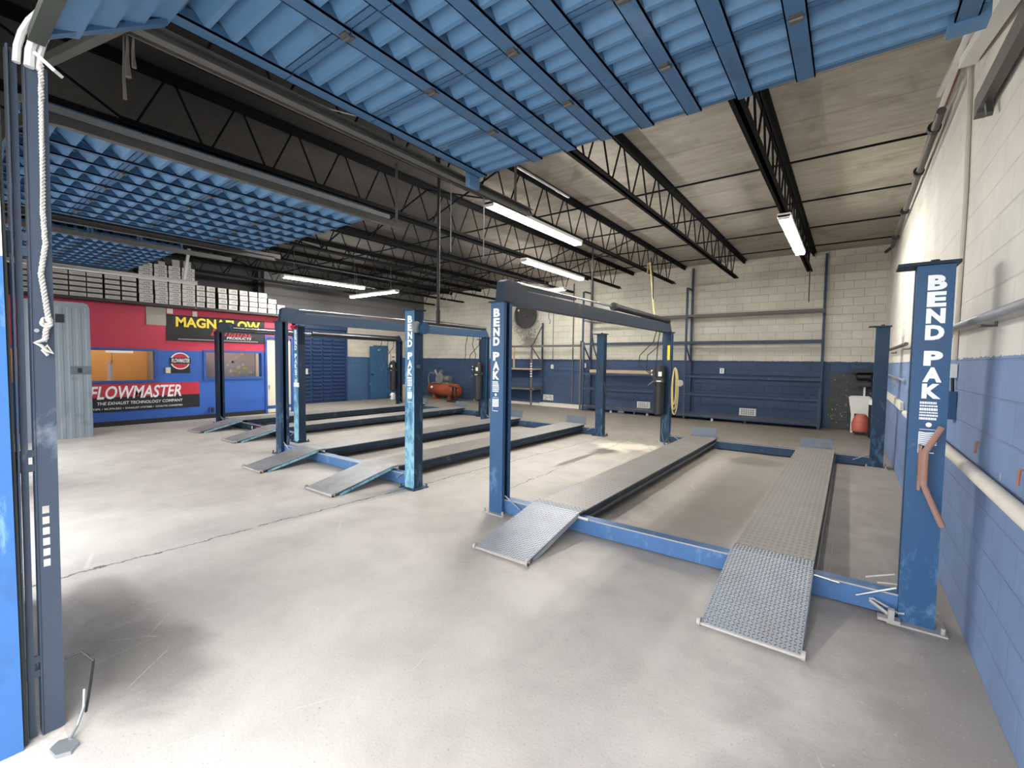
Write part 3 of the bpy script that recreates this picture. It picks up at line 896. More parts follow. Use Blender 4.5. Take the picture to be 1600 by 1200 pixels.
# ------------------------------------------------------------------ overhead doors
def overhead_door(x0, x1, z, yn, yf, stiles, label, curve=False, sw=0.045):
    t = thing('overhead_door', label, 'garage door', ((x0 + x1) / 2, yf, z), 'raised sectional doors')
    nsec = 4
    dep = (yf - yn) / nsec
    for k in range(nsec):
        a = yn + k * dep
        b = a + dep
        sec = MB()
        prof = []
        st, en = a + 0.04, b - 0.045
        nr = 4
        pit = (en - st) / nr
        for r in range(nr):
            q = st + r * pit
            prof += [(q, z + 0.075), (q + pit * 0.14, z + 0.075), (q + pit * 0.78, z - 0.016), (q + pit * 0.985, z - 0.016)]
        prof += [(en, z + 0.075)]
        top = [(en, z + 0.082), (st, z + 0.082)]
        # sheet as quad strips so that the ribs shade cleanly
        n = len(prof)
        vs = [(x0, p[0], p[1]) for p in prof] + [(x1, p[0], p[1]) for p in prof]
        sec.add(vs, [(i, i + 1, n + i + 1, n + i) for i in range(n - 1)])
        sec.box(x0, x1, st, en, z + 0.08, z + 0.086)
        pn = sec.build('door_section', M['door'], t)
        OFF[pn.name] = Vector(t.location)
        e = MB().box(x0, x1, a + 0.004, a + 0.035, z - 0.012, z + 0.086).box(x0, x1, b - 0.035, b - 0.004, z - 0.012, z + 0.086)
        sub(pn, e, 'section_rail', M['door_d'])
        sub(pn, MB().box(x0 + 0.05, x1 - 0.05, b - 0.062, b - 0.046, z + 0.0, z + 0.004), 'seam_strip', M['trackgrey'])
        for s in stiles:
            w = sw if s not in (stiles[0], stiles[-1]) else 0.042
            s2 = min(max(s, x0 + w), x1 - w)
            sub(pn, MB().box(s2 - w, s2 + w, a + 0.004, b - 0.004, z - 0.028, z - 0.018).box(s2 - w, s2 - w + 0.006, a + 0.004, b - 0.004, z - 0.028, z + 0.03).box(s2 + w - 0.006, s2 + w, a + 0.004, b - 0.004, z - 0.028, z + 0.03), 'stile', M['door_d'])
        if k < nsec - 1:
            for s in stiles[1::2]:
                sub(pn, MB().box(s - 0.025, s + 0.025, b - 0.03, b + 0.03, z - 0.036, z - 0.028).cyl((s - 0.028, b, z - 0.038), (s + 0.028, b, z - 0.038), 0.009, 8), 'hinge', M['steel_d'])
    if curve:
        # bottom section still in the bend of the track
        y0c, y1c, z0c, z1c = 0.36, yn - 0.01, z - 0.33, z - 0.02
        m = MB()
        for r in range(4):
            f0, f1 = r / 4, (r + 1) / 4
            p0 = (y0c + (y1c - y0c) * f0, z0c + (z1c - z0c) * f0)
            p1 = (y0c + (y1c - y0c) * f1, z0c + (z1c - z0c) * f1)
            m.add([(x0, p0[0], p0[1]), (x1, p0[0], p0[1]), (x1, p1[0] + 0.02, p1[1] - 0.03), (x0, p1[0] + 0.02, p1[1] - 0.03), (x0, p1[0], p1[1]), (x1, p1[0], p1[1])], [(0, 1, 2, 3), (3, 2, 5, 4)])
        pn = m.build('bottom_section', M['door'], t)
        OFF[pn.name] = Vector(t.location)
        for s in stiles:
            sub(pn, MB().bar((s, y0c, z0c - 0.02), (s, y1c, z1c - 0.045), 0.05, 0.02), 'stile', M['door_d'])
        sub(pn, MB().box(x0, x1, y0c - 0.03, y0c + 0.02, z0c - 0.04, z0c), 'bottom_seal', M['seal'])
    return t
d1 = overhead_door(-2.63, 0.42, 3.2, 0.78, 3.03, [-2.59, -2.03, -1.73, -1.44, -1.15, -0.85, -0.56, -0.26, 0.36], 'blue ribbed overhead door rolled up above the right bay', True)
MB().box(-2.68, -2.635, 2.9, 3.03, 3.08, 3.25).build('end_cap', M['door'], d1)
MB().box(0.3, 0.44, 2.93, 3.035, 3.16, 3.26).build('end_cap', M['door'], d1)
d2 = overhead_door(-7.1, -4.35, 3.2, 0.5, 3.2, [-7.06 + 0.284 * i for i in range(10)][:9] + [-4.4], 'blue ribbed overhead door rolled up above the middle bay', True, 0.02)
d3 = overhead_door(-11.3, -8.4, 3.28, 0.5, 2.66, [-11.26 + 0.29 * i for i in range(10)] + [-8.45], 'blue ribbed overhead door rolled up above the farthest bay', True, 0.02)

def door_track(x, z, y1, label, vert=True, side=1, mat='steel_d', low=0.0, straight=False):
    """C channel: vertical leg at the opening, bend, horizontal run"""
    t = thing('door_track', label, 'track', (x, 0.36, low))
    R = 0.32
    path = []
    if vert:
        path.append((0.36, low))
    path.append((0.36, z - R))
    for k in range(1, 7):
        a = k / 6 * PI / 2
        path.append((0.36 + R - R * math.cos(a), z - R + R * math.sin(a)))
    path.append((y1, z))
    if straight:
        path = path[-2:]
    m = MB()
    w, h, th = 0.055, 0.06, 0.004
    for (oa, ob, na, nb) in ((-h / 2, h / 2, 0, 0),):
        # web and two flanges swept along the path in the x-z-y frame
        N = len(path)
        sect = [(side * w / 2, -h / 2), (-side * w / 2, -h / 2), (-side * w / 2, h / 2), (side * w / 2, h / 2), (side * w / 2, h / 2 - 0.006), (-side * (w / 2 - 0.006), h / 2 - 0.006), (-side * (w / 2 - 0.006), -h / 2 + 0.006), (side * w / 2, -h / 2 + 0.006)]
        n = len(sect)
        vs = []
        for i, (py, pz) in enumerate(path):
            if i == 0:
                d = Vector((path[1][0] - py, path[1][1] - pz))
            elif i == N - 1:
                d = Vector((py - path[-2][0], pz - path[-2][1]))
            else:
                d = Vector((path[i + 1][0] - path[i - 1][0], path[i + 1][1] - path[i - 1][1]))
            d.normalize()
            nn = Vector((-d.y, d.x))
            for sx, sn in sect:
                vs.append((x + sx, py + nn.x * sn, pz + nn.y * sn))
        fs = []
        for i in range(N - 1):
            for k in range(n):
                fs.append((i * n + k, i * n + (k + 1) % n, (i + 1) * n + (k + 1) % n, (i + 1) * n + k))
        fs += [tuple(range(n))[::-1], tuple((N - 1) * n + k for k in range(n))]
        m.add(vs, fs)
    m.build('channel', M[mat], t)
    return t
tr = door_track(-2.72, 3.14, 3.95, 'grey steel door track along the left side of the right bay door', side=1, mat='steel_d', low=2.55, straight=True)
MB().box(-2.82, -2.775, 0.6, 4.0, 3.175, 3.2).box(-2.825, -2.815, 0.6, 4.0, 3.13, 3.2).build('support_angle', M['rack_g'], tr)
MB().bar((-2.82, 3.8, 3.2), (-2.82, 3.8, ZB0), 0.04, 0.005).bar((-2.82, 3.1, 3.2), (-2.82, 3.6, ZT0), 0.035, 0.005).build('hanger', M['steel_d'], tr)
MB().bar((-3.33, 0.49, 3.1), (-2.7, 0.66, 3.12), 0.04, 0.04).build('brace', M['steel_d'], tr)
tr = door_track(-4.24, 3.14, 3.5, 'pale grey door track with white cover right of the middle bay door', side=-1, low=0.0)
MB().box(-4.2, -4.19, 0.45, 3.3, 3.17, 3.215).build('cover_strip', M['steel'], tr)
MB().bar((-4.2, 3.4, 3.15), (-4.2, 3.4, ZB0), 0.035, 0.006).build('hanger', M['steel_d'], tr)
tr = door_track(-7.22, 3.14, 3.5, 'grey steel door track left of the middle bay door', side=1, low=0.0)
MB().box(-7.3, -7.26, 0.6, 3.6, 3.16, 3.22).build('support_angle', M['steel_d'], tr)
MB().bar((-7.28, 3.0, 3.2), (-7.28, 3.0, ZB0 + 0.4), 0.035, 0.006).build('hanger', M['steel_d'], tr)
tr = door_track(-8.3, 3.22, 3.3, 'grey steel door track right of the farthest bay door', side=-1, low=0.0)
tr = door_track(-11.36, 3.2, 3.85, 'white double door track in front of the carton stacks', side=1, mat='trackgrey', low=0.0)
MB().box(-11.3, -11.27, 0.7, 3.8, 3.14, 3.16).build('lower_lip', M['trackgrey'], tr)
MB().bar((-11.36, 3.6, 3.22), (-11.36, 3.7, 3.9), 0.05, 0.05).build('hanger', M['trackgrey'], tr)

# ------------------------------------------------------------------ jamb rail beside the blue pillar, rope
t = thing('jamb_rail', 'tall worn blue-grey jamb rail with punched slots beside the blue pillar', 'rail', (-2.69, 0.33, 0))
def yz(m, y0, y1, z0, z1, x0, x1):
    k = 0.008                                   # the rail leans in a little towards its top
    vs = []
    for x in (x0, x1):
        for (y, z) in ((y0, z0), (y1, z0), (y1, z1), (y0, z1)):
            vs.append((x, y + k * z, z))
    m.add(vs, [(0, 1, 2, 3), (7, 6, 5, 4), (0, 4, 5, 1), (1, 5, 6, 2), (2, 6, 7, 3), (3, 7, 4, 0)])
m = MB()
ya, yb, yc, yd = 0.302, 0.316, 0.337, 0.362
yz(m, ya, yb, 0, 2.76, -2.672, -2.668)
yz(m, yc, yd, 0, 2.76, -2.672, -2.668)
zz = 0.0
for k in range(6):
    a = 0.715 + k * 0.045
    yz(m, yb, yc, zz, a, -2.672, -2.668)
    zz = a + 0.032
yz(m, yb, yc, zz, 2.76, -2.672, -2.668)
yz(m, ya - 0.004, ya, 0, 2.76, -2.72, -2.664)
yz(m, yd, yd + 0.004, 0, 2.76, -2.72, -2.668)
m.build('rail_face', M['rail'], t)
m = MB()
yz(m, 0.262, 0.282, 0, 2.8, -2.70, -2.68)
yz(m, 0.25, 0.256, 0, 2.8, -2.72, -2.655)
m.build('jamb_angle', M['rail'], t)
MB().box(-2.66, -2.645, 0.243, 0.252, 0, 2.9).build('weather_strip', M['seal'], t)
for z in (0.25, 1.12, 2.0):
    MB().box(-2.69, -2.682, 0.25, 0.305 + 0.008 * z, z, z + 0.03).box(-2.69, -2.682, 0.25, 0.305 + 0.008 * z, z + 0.06, z + 0.09).box(-2.69, -2.682, 0.25, 0.27, z + 0.03, z + 0.06).build('bracket', M['rail'], t)
MB().cyl((-2.668, 0.327, 1.7), (-2.655, 0.327, 1.7), 0.008, 10).build('bolt', M['steel'], t)

# bend of the right bay track over the rail, daylight painted in as pale colour
t = thing('track_bend', 'bend of door track painted pale for daylight, above the white rope', 'track', (-2.66, 0.32, 2.78))
m = MB()
pp = []
for k in range(9):
    a = k / 8 * PI / 2 * 0.75
    pp.append((0.30 + 0.42 * (1 - math.cos(a)), 2.74 + 0.42 * math.sin(a)))
for dy, r in ((0, 0.012), (0.035, 0.016), (0.062, 0.01)):
    m.tube([(-2.655, a + dy, b) for a, b in pp], r, 8)
m.build('bend_channel', M['trackgrey'], t, True)
MB().bar((-2.64, 0.36, 2.79), (-2.60, 0.41, 2.73), 0.05, 0.012).build('bend_clip', M['trackgrey'], t)

t = thing('rope', 'white twisted pull rope with a knot hanging on the blue-grey rail', 'rope', (-2.65, 0.34, 1.6))
ctr = [(0.375, 2.76), (0.372, 2.6), (0.369, 2.4), (0.364, 2.2), (0.368, 2.05), (0.352, 1.93), (0.36, 1.85), (0.366, 1.78), (0.372, 1.735), (0.36, 1.70), (0.358, 1.67), (0.352, 1.655)]
for ph in range(3):
    pts = []
    for i in range(len(ctr) - 1):
        for s in range(14):
            f = s / 14
            y = ctr[i][0] + (ctr[i + 1][0] - ctr[i][0]) * f
            z = ctr[i][1] + (ctr[i + 1][1] - ctr[i][1]) * f
            a = z * 150 + ph * 2 * PI / 3
            pts.append((-2.647 + 0.006 * math.cos(a), y - 0.008 + 0.006 * math.sin(a), z))
    MB().tube(pts, 0.0044, 6).build('strand', M['rope'], t, True)
kn = []
for i in range(60):
    a = i / 60 * 2 * PI * 3
    kn.append((-2.645 + 0.012 * math.sin(a * 1.5), 0.355 + 0.014 * math.cos(a), 1.735 + 0.012 * math.sin(a) + 0.006 * math.cos(a * 0.7)))
MB().tube(kn, 0.006, 6).build('knot', M['rope'], t, True)
kn = [(-2.645, 0.35, 1.665), (-2.64, 0.33, 1.655), (-2.64, 0.318, 1.65), (-2.64, 0.335, 1.64), (-2.64, 0.35, 1.62), (-2.64, 0.368, 1.61), (-2.645, 0.355, 1.64), (-2.645, 0.34, 1.62), (-2.645, 0.355, 1.60)]
MB().tube(kn, 0.0065, 6).build('frayed_end', M['rope'], t, True)

t = thing('door_lock_bar', 'grey steel latch plate with strap on the floor beside the jamb rail', 'latch', (-2.5, 0.37, 0))
MB().prism([(-2.56, 0.33), (-2.53, 0.30), (-2.47, 0.31), (-2.45, 0.35), (-2.48, 0.38), (-2.54, 0.37)], -0.006, 0.012).build('plate', M['steel'], t)
MB().tube([(-2.53, 0.36, 0.012), (-2.57, 0.39, 0.03), (-2.62, 0.42, 0.07), (-2.655, 0.43, 0.13)], 0.006, 6).build('strap', M['steel'], t)
one(MB().tube([(-2.655, 0.372, 0.3), (-2.62, 0.42, 0.32), (-2.58, 0.45, 0.28), (-2.61, 0.44, 0.15), (-2.645, 0.43, 0.03)], 0.005, 6), 'chain_loop', M['black'], 'black wire loop hanging low behind the jamb rail', 'loop')

# ------------------------------------------------------------------ four-post lifts
HP = 2.2
def four_post_lift(label, xl, xr, yf, L, z_run, run_l, run_r, mats, letters, top_cyl=True, fancy=False, face_mats=None, rear_y=None):
    t = thing('four_post_lift', label, 'car lift', ((xl + xr) / 2, yf + L / 2, 0), 'four-post car lifts')
    P, BM, SD = M[mats[0]], M[mats[1]], M[mats[2]]
    pw, pd, th, lip = 0.17, 0.14, 0.012, 0.045
    posts = {}
    for key, x, sgn, y in (('fl', xl, 1, yf), ('fr', xr, -1, yf), ('rl', xl, 1, yf + L), ('rr', xr, -1, yf + L)):
        xo, xi = x, x + sgn * pw
        y1 = y + pd
        poly = [(xo, y), (xi, y), (xi, y + lip), (xi - sgn * th, y + lip), (xi - sgn * th, y + th), (xo + sgn * th, y + th), (xo + sgn * th, y1 - th), (xi - sgn * th, y1 - th), (xi - sgn * th, y1 - lip), (xi, y1 - lip), (xi, y1), (xo, y1)]
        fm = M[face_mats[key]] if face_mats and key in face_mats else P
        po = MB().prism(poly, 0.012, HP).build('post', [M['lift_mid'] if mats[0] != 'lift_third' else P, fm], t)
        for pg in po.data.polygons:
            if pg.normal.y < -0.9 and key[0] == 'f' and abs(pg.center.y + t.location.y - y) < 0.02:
                pg.material_index = 1  # daylight painted in
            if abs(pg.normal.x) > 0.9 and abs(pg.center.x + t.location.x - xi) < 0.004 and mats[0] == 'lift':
                pg.material_index = 1  # lit inner lips painted in the paler front blue
        OFF[po.name] = Vector(t.location)
        posts[key] = po
        bpm = MB().box(min(xo, xi) - 0.055, max(xo, xi) + 0.055, y - 0.05, y1 + 0.05, 0.0, 0.012)
        for bx in (min(xo, xi) - 0.035, max(xo, xi) + 0.035):
            for by in (y - 0.03, y1 + 0.03):
                bpm.cyl((bx, by, 0.012), (bx, by, 0.05), 0.011, 8)
        sub(po, bpm, 'base_plate', M['bare'] if fancy else P)
        # dark slotted safety ladder inside the channel
        lad = MB()
        lx = xo + sgn * 0.05
        lad.box(lx - 0.004, lx + 0.004, y + 0.055, y + 0.07, 0.05, HP - 0.05).box(lx - 0.004, lx + 0.004, y + pd - 0.07, y + pd - 0.055, 0.05, HP - 0.05)
        zz = 0.1
        while zz < HP - 0.1:
            lad.box(lx - 0.004, lx + 0.004, y + 0.07, y + pd - 0.07, zz, zz + 0.035)
            zz += 0.075
        sub(po, lad, 'safety_ladder', M['black'])
        if key in ('fr', 'rr') or key == 'xx':
            cx0, cx1 = (xi - 0.09, xo + 0.02)
            cp = MB().prism([(cx0, y - 0.01), (cx0 + 0.05, y - 0.03), (cx1, y - 0.03), (cx1, y1 + 0.03), (cx0, y1 + 0.03)], HP, HP + 0.018)
            cp.cyl(((xo + xi) / 2 + 0.0, y + 0.07, HP + 0.018), ((xo + xi) / 2, y + 0.07, HP + 0.04), 0.022, 12)
            sub(po, cp, 'cap_plate', SD)
        if key in letters:
            z = 2.14
            lw = 0.085
            lx0 = min(xo, xi) + (pw - lw) / 2 - sgn * 0.008
            hh = 0.089
            for word in ('BEND', 'PAK'):
                lt = MB()
                for ch in word:
                    lt.text(ch, (lx0, y - 0.001, z - hh), (1, 0, 0), (0, 0, 1), lw, hh, 0.055)
                    z -= hh + 0.009
                z -= 0.055
                sub(po, lt, 'lettering', M['letter'])
            z += 0.055
            sm = MB()
            z -= 0.01
            for wdt, hgt in ((0.078, 0.014), (0.084, 0.010), (0.084, 0.016), (0.086, 0.009), (0.086, 0.011), (0.08, 0.014)):
                # worn lines of small print, too fine to read
                q = lx0 - 0.005
                while q < lx0 - 0.005 + wdt - 0.004:
                    s = random.uniform(0.004, 0.011)
                    sm.box(q, min(q + s, lx0 - 0.005 + wdt), y - 0.0012, y, z - hgt, z)
                    q += s + 0.0018
                z -= hgt + 0.007
            sm.cyl((lx0 + 0.04, y - 0.0012, z - 0.022), (lx0 + 0.04, y, z - 0.022), 0.014, 14)
            z -= 0.05
            sm.box(lx0 + 0.0, lx0 + 0.075, y - 0.0012, y, z - 0.003, z)
            z -= 0.016
            # little striped flag
            fz = z
            for k in range(7):
                sm.add([(lx0 + 0.0 + 0.0, y - 0.0012, fz - 0.012 * k - 0.008), (lx0 + 0.03, y - 0.0012, fz - 0.012 * k - 0.012), (lx0 + 0.08, y - 0.0012, fz - 0.012 * k - 0.006), (lx0 + 0.08, y - 0.0012, fz - 0.012 * k + 0.002), (lx0 + 0.03, y - 0.0012, fz - 0.012 * k - 0.004), (lx0, y - 0.0012, fz - 0.012 * k)], [(0, 1, 4, 5), (1, 2, 3, 4)])
            sm.box(lx0 - 0.003, lx0 - 0.0005, y - 0.0012, y, fz - 0.13, fz)
            sm.box(lx0 + 0.01, lx0 + 0.07, y - 0.0012, y, fz - 0.128, fz - 0.122)
            sub(po, sm, 'small_print', M['letter'])
    # cross beams between the posts
    for y in (yf + 0.11, yf + L + 0.09):
        b = MB().box(xl + 0.03, xr - 0.03, y - 0.055, y + 0.055, 0.016, 0.15)
        cb = b.build('cross_beam', BM if y < yf + 1 else M['lift_rear'], t)
        OFF[cb.name] = Vector(t.location)
        e = MB().box(xl + 0.1, xr - 0.1, y - 0.057, y - 0.053, 0.145, 0.155)
        sub(cb, e, 'beam_edge', M['bare'])
        for s in ((xl + pw + 0.01), (xr - pw - 0.01)):
            q = 0.2 if s < (xl + xr) / 2 else -0.2
            sub(cb, MB().cyl((s, y - 0.07, 0.2), (s + q, y - 0.07, 0.09), 0.007, 8), 'safety_rod', M['steel'])
    # runways, ramps, wheel stops
    for (a, b) in (run_l, run_r):
        ry0, ry1 = yf + 0.06, yf + L + 0.22
        r = MB()
        r.box(a, b, ry0, ry1, z_run - 0.012, z_run, 0)
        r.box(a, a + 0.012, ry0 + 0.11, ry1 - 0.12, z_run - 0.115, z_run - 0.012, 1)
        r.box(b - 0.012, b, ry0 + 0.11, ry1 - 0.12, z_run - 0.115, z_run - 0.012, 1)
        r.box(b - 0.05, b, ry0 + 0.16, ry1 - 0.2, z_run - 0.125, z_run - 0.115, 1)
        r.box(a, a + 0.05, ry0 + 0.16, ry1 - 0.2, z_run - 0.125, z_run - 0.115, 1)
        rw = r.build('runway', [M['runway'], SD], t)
        OFF[rw.name] = Vector(t.location)
        lp = MB().box(b, b + 0.018, ry0 + 0.16, ry1 - 0.2, z_run - 0.085, z_run - 0.065)
        sub(rw, lp, 'runway_lip', M['steel_d'] if fancy else SD)
        # hinged approach ramp
        y0, z0 = yf - 0.80, 0.022
        y1, z1 = yf + 0.055, z_run + 0.004
        mm = MB()
        d = Vector((0, y1 - y0, z1 - z0)).normalized()
        nrm = Vector((0, -d.z, d.y))
        c0, c1 = Vector(((a + b) / 2, y0, z0)), Vector(((a + b) / 2, y1, z1))
        mm.bar(c0, c1, b - a, 0.01, (0, 0, 1), 0)
        mm.bar(c1 - Vector((0, 0.0, 0.001)), c1 + Vector((0, 0.12, 0.003)), b - a, 0.01, (0, 0, 1), 0)
        for xe in (a, b):
            mm.bar(Vector((xe, y0 + 0.1, z0 - 0.012)), Vector((xe, y1, z1 - 0.02)), 0.01, 0.03, (0, 0, 1), 2)
        if fancy:
            rows, cols = 40, 23
            Ln = (c1 - c0).length + 0.12
            for i in range(rows):
                for j in range(cols):
                    s = (i + 0.5) / rows * Ln
                    if s < (c1 - c0).length:
                        p = c0 + d * s + nrm * 0.005
                        dd = d
                    else:
                        p = c1 + Vector((0, s - (c1 - c0).length, 0.0085))
                        dd = Vector((0, 1, 0))
                    p = p + Vector((-(b - a) / 2 + (j + 0.5) / cols * (b - a), 0, 0))
                    sg = 1 if (i + j) % 2 else -1
                    v = (dd * 0.7 + Vector((0.72 * sg, 0, 0))).normalized() * 0.0112
                    wv = nrm.cross(v).normalized() * 0.004
                    tp = nrm * 0.0035
                    mm.add([p - v, p + wv, p + v, p - wv, p - v * 0.6 + tp, p + v * 0.6 + tp], [(0, 1, 4), (1, 5, 4), (1, 2, 5), (2, 3, 5), (3, 4, 5), (3, 0, 4)], 1)
        rp = mm.build('approach_ramp', [M['plate'] if fancy else M['ramp_dull'], M['lug'], M['lift_worn'] if not fancy else M['plate']], t)
        OFF[rp.name] = Vector(t.location)
        sub(rp, MB().cyl((a - 0.02, y0 - 0.002, 0.016), (b + 0.02, y0 - 0.002, 0.016), 0.012, 10), 'ramp_rod', M['bare'])
        for xe in (a - 0.02, b + 0.0):
            sub(rp, MB().cyl((xe, y0, 0.026), (xe + 0.02, y0, 0.026), 0.026, 14), 'ramp_wheel', M['bare'])
        st = MB().bar((a + 0.03, ry1 + 0.02, z_run + 0.085), (b - 0.03, ry1 + 0.02, z_run + 0.085), 0.008, 0.15, (0, 0.25, 1)).box(a + 0.03, b - 0.03, ry1 - 0.04, ry1 + 0.02, z_run, z_run + 0.012)
        st.build('wheel_stop', M['stop'], t)
    # header along the left side with the hydraulic cylinder
    hx0, hx1 = xl + 0.02, xl + 0.12
    y0, y1 = yf + 0.04, yf + L + 0.16
    HM = M[mats[3]]
    hb = MB()
    ny = [(y0, HP), (y1, HP), (y1 + 0.02, HP + 0.02), (y1 - 0.1, HP + 0.2), (y1 - 0.22, HP + 0.17), (y0 + 0.45, HP + 0.17), (y0 + 0.3, HP + 0.24), (y0 + 0.08, HP + 0.25), (y0 + 0.03, HP + 0.22)]
    hd = hb.prism(ny, hx0, hx1, 'x').build('header', HM, t)
    OFF[hd.name] = Vector(t.location)
    sub(hd, MB().box(xl - 0.02, xl + pw + 0.02, yf - 0.02, yf + pd + 0.03, HP, HP + 0.014).box(xl - 0.02, xl + pw + 0.02, yf + L - 0.03, yf + L + pd + 0.04, HP, HP + 0.014), 'mounting_plate', SD)
    cyx = xl + 0.085
    if top_cyl:
        cz = HP + 0.25
        c = MB().cyl((cyx, yf + L * 0.53, cz), (cyx, y1 - 0.12, cz - 0.02), 0.05, 18)
        c.cyl((cyx, yf + L * 0.53 - 0.03, cz), (cyx, yf + L * 0.53 + 0.04, cz), 0.062, 18)
        rod = MB().cyl((cyx, y0 + 0.3, cz - 0.01), (cyx, yf + L * 0.53, cz), 0.017, 10)
        cab = MB().bar((cyx, y0 + 0.25, HP + 0.2), (cyx, yf + L * 0.3, HP + 0.22), 0.05, 0.03)
    else:
        cz, cyx = HP + 0.09, xl + 0.19
        c = MB().cyl((cyx, yf + L * 0.44, cz - 0.0), (cyx, y1 - 0.3, cz - 0.03), 0.045, 18)
        c.cyl((cyx, yf + L * 0.44 - 0.03, cz), (cyx, yf + L * 0.44 + 0.03, cz), 0.055, 18)
        rod = MB().cyl((cyx, y0 + 0.3, cz + 0.03), (cyx, yf + L * 0.44, cz), 0.02, 10).cyl((cyx, y0 + 0.3, cz - 0.03), (cyx, yf + L * 0.44, cz - 0.04), 0.008, 8)
        cab = MB().box(hx1, cyx, yf + L * 0.44, yf + L * 0.44 + 0.04, cz - 0.02, cz + 0.02).box(hx1, cyx + 0.03, y1 - 0.33, y1 - 0.28, cz - 0.04, cz + 0.03)
    c.build('hydraulic_cylinder', M['black'], t, True)
    rod.build('piston_rod', M['chrome'], t, True)
    cab.build('cylinder_mount', SD, t)
    # power unit on the rear left post
    px, py = xl + 0.0, yf + L - 0.02
    pu = MB().cyl((px - 0.0, py - 0.1, 0.6), (px - 0.0, py - 0.1, 1.22), 0.095, 20).lathe([(0.05, 0.56), (0.095, 0.6)], (px, py - 0.1, 0), 'z', 20)
    p_ = pu.build('oil_reservoir', M['black'], t, True)
    OFF[p_.name] = Vector(t.location)
    mo = MB().cyl((px, py - 0.1, 1.26), (px, py - 0.1, 1.55), 0.085, 18).box(px - 0.1, px + 0.1, py - 0.19, py, 1.22, 1.3).box(px - 0.14, px - 0.07, py - 0.15, py - 0.04, 1.3, 1.5).box(px - 0.05, px + 0.06, py - 0.005, py + 0.02, 1.2, 1.5)
    mo_ = mo.build('pump_motor', M['black'], t, True)
    OFF[mo_.name] = Vector(t.location)
    sub(mo_, MB().box(px + 0.0, px + 0.07, py - 0.196, py - 0.186, 1.34, 1.43).box(px - 0.03, px + 0.06, py - 0.196, py - 0.19, 1.235, 1.255), 'data_plate', M['white'])
    sub(mo_, MB().cyl((px - 0.15, py - 0.14, 1.45), (px - 0.13, py - 0.17, 1.45), 0.014, 8).cyl((px - 0.15, py - 0.14, 1.37), (px - 0.13, py - 0.17, 1.37), 0.014, 8), 'push_button', M['white'])
    sub(mo_, MB().cyl((px - 0.09, py - 0.15, 1.25), (px - 0.2, py - 0.2, 1.15), 0.009, 8), 'release_lever', M['stop'])
    h = MB()
    for k, (o1, o2) in enumerate(((-0.05, -0.24), (0.02, -0.05), (-0.1, -0.4))):
        h.tube([(px + 0.05 + 0.02 * k, py - 0.1 - 0.25 * k, HP + 0.02), (px + 0.04, py - 0.12 - 0.25 * k, 2.0), (px + o2, py - 0.14, 1.75), (px + o2 - 0.01, py - 0.16, 1.5 + 0.03 * k), (px - 0.1, py - 0.12, 1.32)], 0.009, 6)
    h.build('hydraulic_hose', M['rubber'], t, True)
    return t, posts

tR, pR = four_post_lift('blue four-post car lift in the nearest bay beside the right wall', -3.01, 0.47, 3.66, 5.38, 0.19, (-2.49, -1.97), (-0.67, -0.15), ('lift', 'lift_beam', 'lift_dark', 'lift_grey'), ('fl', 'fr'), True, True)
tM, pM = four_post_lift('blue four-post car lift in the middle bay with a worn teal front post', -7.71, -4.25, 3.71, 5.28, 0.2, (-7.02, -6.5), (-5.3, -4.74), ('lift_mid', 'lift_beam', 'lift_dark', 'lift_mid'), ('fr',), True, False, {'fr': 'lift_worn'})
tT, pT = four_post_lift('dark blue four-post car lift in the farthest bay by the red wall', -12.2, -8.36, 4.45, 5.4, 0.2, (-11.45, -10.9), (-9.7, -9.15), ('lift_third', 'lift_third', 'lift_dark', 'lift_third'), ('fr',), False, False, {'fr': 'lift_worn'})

# extras fixed to the right lift
fr = pR['fr']
arm = MB().tube([(0.44, 3.575, 1.25), (0.375, 3.575, 1.10), (0.375, 3.575, 0.9), (0.465, 3.575, 0.67)], 0.017, 10)
arm.box(0.35, 0.362, 3.60, 3.67, 0.86, 1.13).cyl((0.368, 3.59, 1.06), (0.368, 3.67, 1.06), 0.01, 6).cyl((0.368, 3.59, 0.93), (0.368, 3.67, 0.93), 0.01, 6)
sub(fr, arm, 'bent_bar', M['rust_pale'])
lt = MB().tube([(0.16, 3.68, 0.1), (0.18, 3.66, 0.11), (0.3, 3.66, 0.06), (0.33, 3.66, 0.065)], 0.007, 6).tube([(0.16, 3.68, 0.09), (0.27, 3.655, 0.03)], 0.012, 6)
lt.build('safety_latch', M['bare'], tR)
MB().tube([(0.2, 3.8, 0.17), (0.3, 3.79, 0.19)], 0.006, 6).build('latch_rod', M['bare'], tR)
MB().tube([(0.14, 3.85, 0.17), (0.29, 3.85, 0.23)], 0.007, 6).build('latch_rod', M['bare'], tR)
MB().box(0.2, 0.31, 3.60, 3.66, 0.012, 0.03).box(0.25, 0.28, 3.6, 3.64, 0.03, 0.09).build('latch_plate', M['bare'], tR)
MB().tube([(-0.14, 3.68, 0.165), (0.0, 3.685, 0.15)], 0.006, 6).build('hinge_pin', M['chrome'], tR)
MB().tube([(-1.96, 3.69, 0.165), (-1.86, 3.69, 0.16)], 0.012, 6).build('hinge_pin', M['plank'], tR)
sub(pR['rl'], MB().box(-2.91, -2.86, 9.034, 9.0395, 1.66, 1.95), 'warning_label', M['yellow'])
cl = MB()
for k in range(3):
    pts = []
    for i in range(15):
        a = i / 14 * 2 * PI
        pts.append((-2.78 + 0.03 * k, 8.75 + 0.12 * math.cos(a + k), 0.02 + 0.1 * (1 + math.sin(a)) * (0.5 + 0.2 * k)))
    cl.tube(pts, 0.008, 6)
cl.tube([(-2.9, 8.86, 0.5), (-2.9, 8.8, 0.25), (-2.82, 8.72, 0.03)], 0.009, 6)
cl.build('loose_cable', M['stop'], tR, True)

